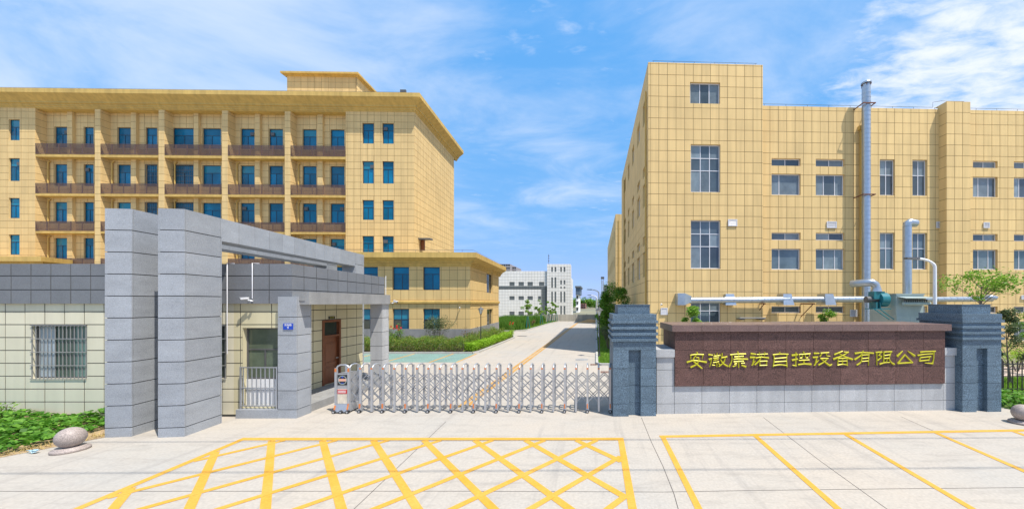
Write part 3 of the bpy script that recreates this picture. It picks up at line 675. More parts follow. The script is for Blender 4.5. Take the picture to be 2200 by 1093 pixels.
eave(annex, 'plinth', AL, DA, sdA, snA, [(-.1, 0), (0.05, 0), (0.05, zpl), (0, zpl)], M['cement'])
ef = za(540.5) - .15; 
eave(annex, 'cornice', AL - .5, DA + .7, sdA, snA, [(-2, ef), (.72, ef), (.72, ef - .42), (.26, zat + .32), (.26, zat + .24), (.13, zat + .2), (.13, zat + .06), (.05, zat + .02), (.05, zat - .06), (-.02, zat - .08)], M['ochre_trim'])
qa = sdA * DA
MB().prism([(AL, .3), (-.3, .3), (qa.x - .3, qa.y), (AL, qa.y)], zat, ef - .05).build('roof', M['roof'], annex)
MB().prism([(AL, .35), (-.25, .35), (-.25, .45), (AL, .45)], 0, zat).build('inner_wall', M['joint_y'], annex)
MB().prism([(-.45, .35), (-.35, .35), (qa.x - .35, qa.y), (qa.x - .45, qa.y)], 0, zat).build('inner_wall', M['joint_y'], annex)
MB().box(AL, AL + .05, .1, 9, 0, ef - .5).build('end_wall', M['ochre_r'], annex)
finish_tiles(annex, 300)
q = MB()
for k in range(6): q.tube([(-.5 - k * 1.9, -.5, ef), (-.5 - k * 1.9, -.5, ef + .22)], .012, 4)
q.tube([(AL, -.5, ef + .22), (0.4, -.5, ef + .22)], .012, 4); q.tube([(0.4, -.5, ef + .22), (.4 + qa.x, qa.y, ef + .22)], .012, 4); q.build('lightning_wire', M['frame_k'], annex)
aw = thing('roof_door_canopy', 'small dark canopy on brackets over the brown roof door of the office block', 'canopy', (X_at(897, 33.2), 33.2, 0), 0)
MB().box(0, 0.65, 0, .12, Z_at(538, 33.2), Z_at(515, 33.2)).build('roof_door', M['wood'], aw)
MB().prism([(0, -.5), (1.4, -.5), (1.4, .1), (0, .1)], Z_at(516, 33.2), Z_at(513, 33.2)).build('canopy_sheet', M['frame_k'], aw)

# ================================================================== FACTORY (right)
FR = Frame(3.42, 23.0, 2.1)
fac = fthing('factory_building', 'large yellow factory hall with corner stair tower behind the company sign wall', 'building', FR)
ft = Plane(FR, (0, 0), (1, 0), (0, -1)); fm = Plane(FR, (0, 0.62), (1, 0), (0, -1))
sdR = sidedir(FR, 1276); snR = Vector((-sdR.y, sdR.x)); sr = Plane(FR, (0, 0), sdR, snR); DR = 22.0
zT = FR.z(134, 1393); TW = FR.u(1638.5); zM = FR.z(227.5, 1645, .62); MR = 32.0
zrow0 = FR.z(160.7, 1415)
W3 = [(0.27, [1, 1, 1]), (0.27, [1, 1, 1]), (.46, [1, 1, 1])]
hol = []
for px0, px1, y0, y1, rows in ((1482.5, 1547, 177.5, 223, [(1, [1, 1, 1])]), (1484, 1547.5, 310.5, 413, W3), (1484, 1548, 473, 577, W3), (1484, 1548, 639, 742, W3)):
    s0, s1 = FR.u(px0), FR.u(px1); lo, hi = FR.z(y1, 1515), FR.z(y0, 1515)
    window(fac, ft, s0, s1, lo, hi, rows, M['frame_w'], M['glass_g'], .13, .06); hol.append((s0, s1, lo, hi))
facade(fac, ft, 0, TW, 0, zT, hol, 0.567, 0.705, FR.u(1415.3), zrow0, M['ochre'], M['joint_y'], reveal=.2)
hol = []
zm = lambda y, px=1690: FR.z(y, px, .62)
rows_small = [(340.5, 356.5), (499.5, 515.5), (657.5, 672)]; rows_big = [(373.5, 419), (534, 579), (690, 735)]
for px0, px1 in ((1657.5, 1720), (1752.5, 1814)):
    s0, s1 = fm.s_px(px0), fm.s_px(px1)
    for y0, y1 in rows_small: hol.append((s0, s1, zm(y1), zm(y0))); window(fac, fm, *hol[-1], [(1, [1, 1])], M['frame_w'], M['glass_g'], .13, .055)
    for y0, y1 in rows_big: hol.append((s0, s1, zm(y1), zm(y0))); window(fac, fm, *hol[-1], [(1, [.28, .72]) if px0 < 1700 else (1, [.3, .42, .28])], M['frame_w'], M['glass_g'], .13, .06)
for px0, px1 in ((1890, 1922.5), (1960, 1991.5)):
    s0, s1 = fm.s_px(px0), fm.s_px(px1)
    for y0, y1 in ((343, 420), (500, 578.5), (657, 735)): hol.append((s0, s1, zm(y1, 1940), zm(y0, 1940))); window(fac, fm, *hol[-1], [(.42, [1, 1]), (.58, [1, 1])], M['frame_w'], M['glass_g'], .13, .06)
for px0, px1 in ((2090, 2143), (2178, 2232), (2290, 2340)):
    s0, s1 = fm.s_px(px0), fm.s_px(px1)
    for y0, y1 in ((346, 361), (502.5, 517.5), (658, 672)): hol.append((s0, s1, zm(y1, 2120), zm(y0, 2120))); window(fac, fm, *hol[-1], [(1, [1, 1])], M['frame_w'], M['glass_g'], .13, .055)
    for y0, y1 in ((380, 423.5), (536, 579), (690, 733)): hol.append((s0, s1, zm(y1, 2120), zm(y0, 2120))); window(fac, fm, *hol[-1], [(1, [.28, .44, .28])], M['frame_w'], M['glass_g'], .13, .06)
facade(fac, fm, TW, MR, 0, zM, hol, 0.58, 0.73, fm.s_px(1654), FR.z(236, 1650, .62), M['ochre'], M['joint_y'], reveal=.2)
c0, c1 = FR.u(2037), FR.u(2088); zc = zM + .25          # engaged pier
facade(fac, Plane(FR, (c0, .1), (1, 0), (0, -1)), 0, c1 - c0, 0, zc, [], (c1 - c0) / 3, 0.73, 0, zc, M['ochre'], M['joint_y'], wall_name='pier')
for x, n in ((c0, -1), (c1, 1)): facade(fac, Plane(FR, (x, .1), (0, 1), (n, 0)), 0, .6, 0, zc, [], 2, 0.73, 0, zc, M['ochre'], M['joint_y'], wall_name='pier_cheek')
MB().box(c0, c1, .1, .9, zc - .02, zc).build('pier_cap', M['ochre_trim'], fac)
hol = []                                           # the long side facing the road
for px in (1385, 1372, 1360.3, 1350.8, 1343.2):
    s = sr.s_px(px)
    for lo, hi, cols, w in ((16.1, 17.6, [1, 1], .75), (12.4, 13.1, [1, 1], .75), (10.3, 11.9, [1, 1, 1], .75), (7.6, 8.25, [1, 1], .75), (5.4, 7.1, [1, 1, 1], .75), (2.6, 3.2, [1, 1], .75)):
        if px == 1385 or True: hol.append((s - w, s + w, lo, hi)); window(fac, sr, *hol[-1], [(1, cols)], M['frame_w'], M['glass_g'], .13, .06)
facade(fac, sr, 0, DR, 0, zT, hol, 0.6, 0.705, 0.3, zrow0, M['ochre'], M['joint_y'], reveal=.2)
for s in (0.55, 17.5): MB().tube([sr.P(s, 0.3, .1), sr.P(s, zT - 1.6, .1)], .06, 7).build('drain_pipe', M['ochre_trim'], fac)
dp = fm.s_px(1846.5)
MB().tube([(dp, .5, .2), (dp, .5, FR.z(279, 1846, .6))], .085, 9).build('drain_pipe', M['ochre_trim'], fac)
MB().box(dp - .16, dp + .16, .36, .61, FR.z(281, 1846, .6), FR.z(273, 1846, .6)).build('rainwater_head', M['ochre_trim'], fac)
e_ = sdR * DR
MB().prism([(0.02, 0.02), (TW - .02, 0.02), (TW - .02, e_.y - .02), (e_.x + .02, e_.y - .02)], zT - .03, zT - .005).build('roof', M['roof'], fac)
MB().box(TW + .02, MR, .66, 21, zM - .02, zM - .004).build('roof', M['roof'], fac)
facade(fac, Plane(FR, (TW, .0), (0, 1), (1, 0)), 0, 21.9, 0, zT, [], .6, .705, 0, zrow0, M['ochre'], M['joint_y'], wall_name='tower_cheek')
MB().box(TW + .1, TW + .36, 1.6, 6, FR.z(226, 1640, 1.6), FR.z(211, 1640, 1.6)).build('roof_eave', M['ochre_trim'], fac)
MB().prism([(TW + .04, 1.5), (TW + .62, 1.5), (TW + .62, 6), (TW + .04, 6)], FR.z(211, 1640, 1.6), FR.z(195, 1640, 1.6)).build('roof_eave', M['ochre_trim'], fac)
MB().box(MR - .1, MR, .7, 21, 0, zM - .03).build('end_wall', M['ochre'], fac)
MB().box(e_.x + .1, TW - .1, 21.6, 21.7, 0, zT - .1).build('rear_wall', M['ochre'], fac)
for px0, px1, y0, y1, v in ((1563.5, 1583, 471.5, 486, 0), (1775, 1796, 476, 490, .62), (2010, 2030, 476.5, 490, .62), (2111, 2124, 478, 490, .62), (1825, 1840, 665, 680, .62), (1419, 1434, 661, 676, 0), (2192, 2203, 634, 643, .62)):
    a, b = FR.u(px0, v), FR.u(px1, v); lo, hi = FR.z(y1, px0, v), FR.z(y0, px0, v); q = MB(); o = v - .06
    q.box(a, b, o - .02, o + .03, lo, lo + .05); q.box(a, b, o - .02, o + .03, hi - .05, hi); q.box(a, a + .05, o - .02, o + .03, lo + .05, hi - .05); q.box(b - .05, b, o - .02, o + .03, lo + .05, hi - .05)
    for k in range(6):
        zk = lo + .06 + k * (hi - lo - .1) / 6; q.face([(a + .05, o - .012, zk), (b - .05, o - .012, zk), (b - .05, o + .02, zk + .055), (a + .05, o + .02, zk + .055)])
    q.build('vent_grille', M['frame_w'], fac)
q = MB()
def wire(pts):
    q.tube(pts, .013, 4)
wire([(.3, .15, zT + .2), (TW - .3, .15, zT + .2)])
for k in range(6): q.tube([(.35 + k * 1.36, .15, zT), (.35 + k * 1.36, .15, zT + .2)], .012, 4)
wire([(TW + .1, .75, zM + .2), (c0 - .3, .75, zM + .2), (c0 - .3, .75, zM + .55), (c0 - .05, .4, zc + .2), (c1 - .1, .4, zc + .2)]); wire([(c1 + .1, .75, zM + .2), (MR, .75, zM + .2)])
for k in range(16): q.tube([(TW + .5 + k * 1.5, .75, zM), (TW + .5 + k * 1.5, .75, zM + .2)], .012, 4)
q.build('lightning_wire', M['frame_k'], fac)
finish_tiles(fac, 300, hidden=lambda x, y: y > 640)

FB = Frame(X_at(1322.5, 58.0), 58.0, 2.1)
fac2 = fthing('factory_building', 'second yellow factory block farther along the road beyond the stair tower', 'building', FB)
sdB = sidedir(FB, 1278); snB = Vector((-sdB.y, sdB.x)); sb = Plane(FB, (0, 0), sdB, snB); zB = FB.z(460, 1322)
hol = []
for s in (4, 8.5, 13, 17.5, 22, 26.5, 31):
    for lo, hi in ((14.6, 16), (9.8, 11.6), (5.2, 6.8)): hol.append((s - .8, s + .8, lo, hi)); window(fac2, sb, *hol[-1], [(1, [1, 1])], M['frame_k'], M['glass_g'], .13, .07)
facade(fac2, sb, 0, 36, 0, zB, hol, 1.2, 1.4, 0, zB, M['ochre'], M['joint_y'])
facade(fac2, Plane(FB, (0, 0), (1, 0), (0, -1)), 0, 14, 0, zB, [], .6, 1.2, 0, zB, M['ochre'], M['joint_y'])
e2 = sdB * 36; MB().prism([(.05, .05), (14, .05), (14, 36), (e2.x + .05, e2.y)], zB - .05, zB - .01).build('roof', M['roof'], fac2)
MB().tube([(.5, -.08, 0), (.5, -.08, zB - 1)], .06, 6).build('drain_pipe', M['ochre_trim'], fac2)
finish_tiles(fac2, 120)

# ================================================================== GATEHOUSE
M['barsteel'] = material('bar_steel', (.36, .36, .35), .45, .1, metal=.4)
M['glass_ol'] = material('glass_olive', (.10, .125, .085), .08, .35, 1.5, island=.2); M['glass_cur'] = material('glass_curtain', (.36, .42, .46), .12, .35, 5, stretch=(3, 3, .2)); M['glass_grn'] = material('glass_green', (.06, .11, .09), .08, .5, 2.5, stretch=(2, 2, .3)); M['glass_grn2'] = material('glass_green_pale', (.12, .22, .20), .08, .4, 3, stretch=(2, 2, .3))
FG = Frame(-10.95, 11.2, 0.0)
gh = fthing('gatehouse', 'cream guardhouse with grey parapet, barred windows and brown door beside the gate', 'guardhouse', FG)
g0 = Plane(FG, (0, 0), (1, 0), (0, -1)); zg = lambda y, d=11.2: Z_at(y, d)
GLT, GW, GD = -11.0, X_at(600, 11.2) + 10.95, 5.4
ZP0, ZP1 = 3.57, 4.82
hol = []
for px0, px1, nm in ((68, 188, 0), (437, 487, 0)):
    s0, s1 = FG.u(px0), FG.u(px1); lo, hi = zg(813), zg(698.5); hol.append((s0, s1, lo, hi))
    w = window(gh, g0, s0, s1, lo, hi, [(1, [1, 1.1, 1] if px0 < 100 else [1, 1])], M['frame_k'], M['glass_k'], .10, .04, gmats=[M['glass_cur'], M['glass_grn'], M['glass_grn2']] if px0 < 100 else None)
    n = 14 if px0 < 100 else 5                      # security bars in front of the glass
    for k in range(n + 1):
        x = s0 + .03 + (s1 - s0 - .06) * k / n; MB().box(x - .008, x + .008, -.018, -.002, lo - .01, hi + .01).build('bar', M['barsteel'], w)
    for f in (0, .25, .5, .75, 1):
        z = lo + (hi - lo) * f; MB().box(s0, s1, -.040, -.023, z - .011, z + .011).build('cross_bar', M['barsteel'], w)
s0, s1 = FG.u(522), GW - .02; lo, mid, hi = .30, zg(815), zg(704)
window(gh, g0, s0, s1, mid, hi, [(.42, [1]), (.58, [.52, .48])], M['frame_k'], M['glass_ol'], .12, .05)
hol.append((s0, s1, lo, hi))
q = MB(); nb = 3
for i in range(nb):                                # tiled panel under the big window
    a = s0 + (s1 - s0) * i / nb; b = s0 + (s1 - s0) * (i + 1) / nb
    for c, d in ((lo, .80), (.80, mid)): slab(gh, a + .006, b - .006, .10, .13, c + .006, d - .006, M['white'], 'panel')
MB().box(s0, s1, .13, .15, lo, mid).build('panel_back', M['joint_c'], gh)
facade(gh, g0, GLT, -.5, 0, ZP0, [h for h in hol if h[1] < -.45], .625, .407, FG.u(103 / 1.885 + 0), .06, M['cream'], M['joint_c'], gap=.028, proud=.008)
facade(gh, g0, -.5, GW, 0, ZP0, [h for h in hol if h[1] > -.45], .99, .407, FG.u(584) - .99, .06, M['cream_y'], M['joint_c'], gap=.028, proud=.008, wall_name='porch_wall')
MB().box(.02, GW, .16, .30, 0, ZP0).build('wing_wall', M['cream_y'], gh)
gs = Plane(FG, (0, .30), (0, 1), (1, 0)); DS = 5.1
d0, d1 = gs.s_px(691.5), gs.s_px(730.5); dlo, dhi = .27, gs.z_px(688, 692)
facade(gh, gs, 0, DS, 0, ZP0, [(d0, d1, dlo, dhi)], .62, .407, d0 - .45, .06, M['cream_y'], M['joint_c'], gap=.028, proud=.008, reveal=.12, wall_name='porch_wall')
dr = MB()                                          # door: frame, transom light, panelled leaf
w_ = .09; tr = dhi - .62
dr.pbox(gs, d0, d0 + w_, dlo, dhi, -.1, .045); dr.pbox(gs, d1 - w_, d1, dlo, dhi, -.1, .045); dr.pbox(gs, d0 + w_, d1 - w_, dhi - w_, dhi, -.1, .042); dr.pbox(gs, d0 + w_, d1 - w_, tr - .07, tr, -.1, .042)
door = dr.build('door', M['wood'], gh)
q = MB(); q.pbox(gs, d0 + w_, d1 - w_, tr, dhi - w_, -.09, -.08); q.build('transom_pane', M['glass_k'], door)
q = MB(); q.pbox(gs, d0 + w_ + .01, d1 - w_ - .01, dlo + .01, tr - .08, -.1, -.06)
for a, b in ((.06, .34), (.38, .46), (.50, .90)):
    za_, zb_ = dlo + .06 + (tr - dlo - .2) * a, dlo + .06 + (tr - dlo - .2) * b
    q.pbox(gs, d0 + w_ + .09, d1 - w_ - .09, za_, zb_, -.06, -.045); q.pbox(gs, d0 + w_ + .13, d1 - w_ - .13, za_ + .04 if b - a > .1 else za_ + .02, zb_ - .04 if b - a > .1 else zb_ - .02, -.045, -.036)
q.build('door_leaf', M['wood'], door)
q = MB(); q.pbox(gs, d1 - w_ - .08, d1 - w_ - .03, dlo + 1.0, dlo + 1.03, -.06, .0); q.pbox(gs, d1 - w_ - .16, d1 - w_ - .03, dlo + 1.0, dlo + 1.025, .0, .02); q.build('handle', M['steel'], door)
# parapet
pf = Plane(FG, (0, -.08), (1, 0), (0, -1)); PR = X_at(627, 11.12) + 10.95
bk = Vector((X_at(826, 17.0) + 10.95, 17.0 - 11.2)); ps = Plane(FG, (PR, -.08), (bk.x - PR, bk.y + .08), (bk.y + .08, -(bk.x - PR))); LS = (Vector((bk.x - PR, bk.y + .08))).length
facade(gh, pf, GLT, FG.u(500), ZP0, ZP1, [], .625, .435, FG.u(33.5), ZP0, M['parapet'], M['joint_d'], gap=.028, proud=.008, wall_name='parapet')
facade(gh, pf, FG.u(500), PR, ZP0, ZP1, [], 1.235, .435, FG.u(500), ZP0, M['parapet'], M['joint_d'], gap=.028, proud=.008, wall_name='parapet')
facade(gh, ps, 0, LS, ZP0, ZP1, [], .6, .435, .52, ZP0, M['parapet'], M['joint_d'], gap=.028, proud=.008, wall_name='parapet')
MB().prism([(GLT, -.06), (PR - .02, -.06), (bk.x - .02, bk.y), (GLT, bk.y)], ZP0 + .006, ZP1 - .01).build('roof', M['cement'], gh)
MB().box(GLT, -.02, 5.39, 5.42, 0, ZP0).build('rear_wall', M['cream'], gh)
# porch canopy, posts, platform
cx1 = -9.03 + 10.95
MB().prism([(PR - .35, -.06), (cx1, -.06), (cx1, 4.35), (PR - .95, 4.35)], 3.545, 3.94).build('canopy', M['cement'], gh)
MB().box(PR - .05, cx1 - .13, -.075, .2, 3.66, 3.945).build('canopy_upstand', M['cement'], gh)
for (ax, ay, sz, zs) in ((X_at(597, 11.03), 11.03, .58, [0, .27, .86, 1.43, 2.01, 2.58, 3.155, 3.79]), (X_at(795.5, 15.1), 15.1, .50, [0, .55, 1.15, 1.75, 2.35, 2.95, 3.54])):
    p = bpy.data.objects.new('porch_post', None); C.objects.link(p); p.parent = gh; p.location = (ax + 10.95, ay - 11.2, 0)
    clad(p, 0, sz, 0, sz, zs, M['granite_lt'] if sz < .55 else M['granite'], M['joint_d'], t=.028, g=.018)
MB().box(.02, -9.42 + 10.95, .42, 5.3, 0, .26).build('platform', M['cement'], gh)
MB().box(X_at(505, 11.0) + 10.95, X_at(596, 11.0) + 10.95, -.18, -.028, 0, .27).build('base_slab', M['granite'], gh)
# guard rail in front of the big window
x0, x1 = X_at(516, 11.08) + 10.95, X_at(596, 11.08) + 10.95
rl = bpy.data.objects.new('guard_rail', None); C.objects.link(rl); rl.parent = gh
for x in (x0, x1 - .03): MB().box(x, x + .035, -.14, -.105, .27, 1.60).build('post', M['steel'], rl)
for z in (.36, .92, 1.56): MB().box(x0 + .036, x1 - .031, -.135, -.11, z, z + .032).build('rail', M['steel'], rl)
for k in range(8):
    x = x0 + .09 + k * (x1 - x0 - .14) / 7.5; MB().box(x, x + .022, -.131, -.114, .393, 1.559).build('baluster', M['steel'], rl)
# white conduits running down the front
for px_, y0, y1 in ((487, 566, 760), (541, 566, 641)):
    x = FG.u(px_, -.14); MB().tube([(x, -.125, zg(y1, 11.07)), (x, -.125, ZP1 + .02), (x, .1, ZP1 + .03)], .012, 7).build('conduit', M['frame_w'], gh)
x = X_at(812, 16.3) + 10.95; MB().tube([(x + .42, 5.0, 3.95), (x + .42, 5.0, ZP1)], .014, 6).build('conduit', M['white'], gh)
finish_tiles(gh, 300, hidden=lambda x, y: 235 < x < 474)

def cctv(label, x, y, z, yaw, pitch=-.25):
    t = thing('security_camera', label, 'camera', (x, y, z), yaw, 'security cameras')
    q = MB(); q.tube([(0, 0, 0), (0, -.10, .0), (0, -.16, .06)], .022, 8); q.lathe([(0.001, -.05), (.05, -.05), (.05, .0), (.001, .0)], 12); q.build('bracket', M['white'], t)
    c = math.cos(pitch); s = math.sin(pitch); P = [(0, -.10, .09), (0, -.10 - .26 * c, .09 + .26 * s)]
    q = MB(); q.tube(P, .048, 12); q.build('housing', M['white'], t)
    q = MB(); q.tube([(0, -.102 - .26 * c, .088 + .26 * s), (0, -.115 - .26 * c, .085 + .27 * s)], .038, 12); q.build('lens', M['black'], t)
    q = MB(); a = Vector(P[0]); b = Vector(P[1]) + Vector((0, -.04, 0)); q.hexa([(-.05, a.y, a.z + .05), (.05, a.y, a.z + .05), (.05, b.y, b.z + .05), (-.05, b.y, b.z + .05), (-.05, a.y, a.z + .062), (.05, a.y, a.z + .062), (.05, b.y, b.z + .062), (-.05, b.y, b.z + .062)]); q.build('sun_shield', M['white'], t)
    t.scale = (.72, .72, .72); return t
cctv('white security camera under the conduit on the front of the grey guardhouse parapet', X_at(540, 11.05), 11.06, zg(645, 11.05), -1.2, -.1)
cctv('white security camera at the far end of the porch canopy of the guardhouse', X_at(846, 15.5), 15.4, Z_at(650, 15.5), 1.3)
cctv('white security camera on the yellow annex wall above the hedge', X_at(988, 29.5), 29.5, Z_at(662, 29.5), .3)
cctv('white security camera on the yellow stair tower wall above the left dark gate pillar', X_at(1419, 22.9), 22.9, Z_at(655, 22.9), .2)

def text_mesh(name, body, size, mat, parent, loc, rot=(math.pi / 2, 0, 0), depth=.002):
    cu = bpy.data.curves.new(name, 'FONT'); cu.body = body; cu.size = size; cu.extrude = depth; cu.align_x = 'CENTER'; cu.align_y = 'CENTER'
    o = bpy.data.objects.new(name, cu); C.objects.link(o); bpy.context.view_layer.update()
    me = bpy.data.meshes.new_from_object(o.evaluated_get(bpy.context.evaluated_depsgraph_get())); bpy.data.objects.remove(o)
    me.materials.clear(); me.materials.append(mat); return link_mesh(name, me, parent, loc, rot)
pl_ = thing('house_number_plate', 'small blue enamel street plate with white number 9 on the granite porch post', 'sign', (X_at(618, 11.0), 11.018, Z_at(701, 11.02)))
MB().box(-.15, .15, -.008, .008, -.095, .095).build('plate', M['blue_sign'], pl_)
text_mesh('street_name', '青梅路', .078, M['white'], pl_, (0, -.0095, .042)); text_mesh('number', '9', .11, M['white'], pl_, (0, -.0095, -.04))
pd = thing('door_plate', 'small dark name plate above the brown guardhouse door', 'sign', (-10.95 + .022, 11.2 + .3 + gs.s_px(711.5), gs.z_px(682, 711)), math.pi / 2)
MB().box(-.17, .17, -.012, .0, -.05, .05).build('plate', M['black'], pd); text_mesh('lettering', '保安室', .075, M['gold'], pd, (0, -.0125, 0))

# ------------------------------------------------------------------ the two portal frames
def portal(label, x, y, yaw=7.3):
    f = Frame(x, y, yaw); t = fthing('portal_frame', label, 'portal', f, 'grey granite portal frames')
    zs = [0, .25] + [.25 + .5885 * k for k in range(1, 10)] + [6.12]
    for nm, v0, v1 in (('front_pier', 0, 1.09), ('rear_pier', 8.42, 9.25)):
        p = bpy.data.objects.new(nm, None); C.objects.link(p); p.parent = t
        clad(p, -.62, 0, v0, v1, zs, M['granite'], M['joint_d'], g=.022)
    b = bpy.data.objects.new('beam', None); C.objects.link(b); b.parent = t
    MB().box(-.575, -.045, 1.09, 8.42, 5.47, 6.10).build('core', M['joint_d'], b)
    n = 12; L_ = 7.33 / n
    for k in range(n):
        a, c = 1.09 + k * L_ + .006, 1.09 + (k + 1) * L_ - .006
        slab(b, -.045, -.015, a, c, 5.45, 6.12, M['granite']); slab(b, -.605, -.575, a, c, 5.45, 6.12, M['granite'])
        slab(b, -.574, -.046, a, c, 5.44, 5.468, M['granite']); slab(b, -.574, -.046, a, c, 6.101, 6.118, M['granite'])
    return t
portal('grey granite portal frame nearer the porch, its beam running back over the guardhouse roof', -11.08, 9.53)
portal('grey granite portal frame on the weed side, standing left of its twin', -12.50, 9.53)

# ================================================================== SIGN WALL AND GATE PILLARS
FS = Frame(X_at(1411, 11.42), 11.42, 2.5)
sw = fthing('sign_wall', 'brown granite company sign wall with golden characters on a grey granite base', 'sign wall', FS)
us = FS.u; zs_ = lambda y, px=1500: FS.z(y, px)
B0, B1 = us(1449.5), us(2028.5); SE = us(2064); BT, BB, DW = 2.67, zs_(828.5), 1.55
gx = [0] + [us(1449.5 + 59.2 * k) for k in range(0, 10)] + [us(1449.5 + 59.2 * 9.78)]; gx = sorted(gx) + [SE]
MB().box(.03, SE - .03, .06, DW - .03, 0, BB - .01).build('core', M['joint_d'], sw); MB().box(B0 + .03, B1 - .03, .0, DW - .03, BB - .01, BT - .002).build('core', M['joint_d'], sw)
gz = [0, zs_(866.5), BB]
for k in range(2):
    for i in range(len(gx) - 1):
        slab(sw, gx[i] + .006, gx[i + 1] - .006, .03, .06, gz[k] + (.006 if k else 0), gz[k + 1] - .006, M['granite_lt'])
for x0, x1, nm in ((0, B0, 0), (B1, SE, 1)):        # lower end piers with caps
    MB().box(x0 + .03, x1 - .03, .06, DW - .03, BB, 1.83).build('core', M['joint_d'], sw)
    for a, b in ((BB + .006, 1.42), (1.432, 1.84)):
        slab(sw, x0 + .005, x1 - .006, .03, .06, a, b, M['granite_lt']); slab(sw, (x0 if nm == 0 else x1 - .03), (x0 + .03 if nm == 0 else x1), .063, DW - .03, a, b, M['granite_lt'])
    slab(sw, x0 - .02, x1 - .004 if nm == 0 else x1 + .01, -.03, DW - .1, 1.845, 2.09, M['granite_lt'], 'pier_cap')
bx = [B0] + [us(1510 + 59.0 * k) for k in range(9)]; bx = [x for x in bx if x < B1 - .1] + [B1]
bz = [BB, zs_(789.5), zs_(751.5), BT]
for k in range(3):
    for i in range(len(bx) - 1):
        e = R.uniform(0, .002); slab(sw, bx[i] + .005, bx[i + 1] - .005, -.03 - e, -e, bz[k] + .004, bz[k + 1] - .004, M['granite_br'])
    for y0, y1 in ((0.003, .77), (.78, DW)):
        slab(sw, B0, B0 + .03, y0, y1, bz[k] + .004, bz[k + 1] - .004, M['granite_br']); slab(sw, B1 - .03, B1, y0, y1, bz[k] + .004, bz[k + 1] - .004, M['granite_br'])
c0, c1 = us(1444, -.09), us(2043, -.09); n = 10
for i in range(n):
    a = c0 + (c1 - c0) * i / n; b = c0 + (c1 - c0) * (i + 1) / n
    slab(sw, a + .003, b - .003, -.12, DW + .1, BT + .002, 2.885, M['granite_cap'], 'coping')
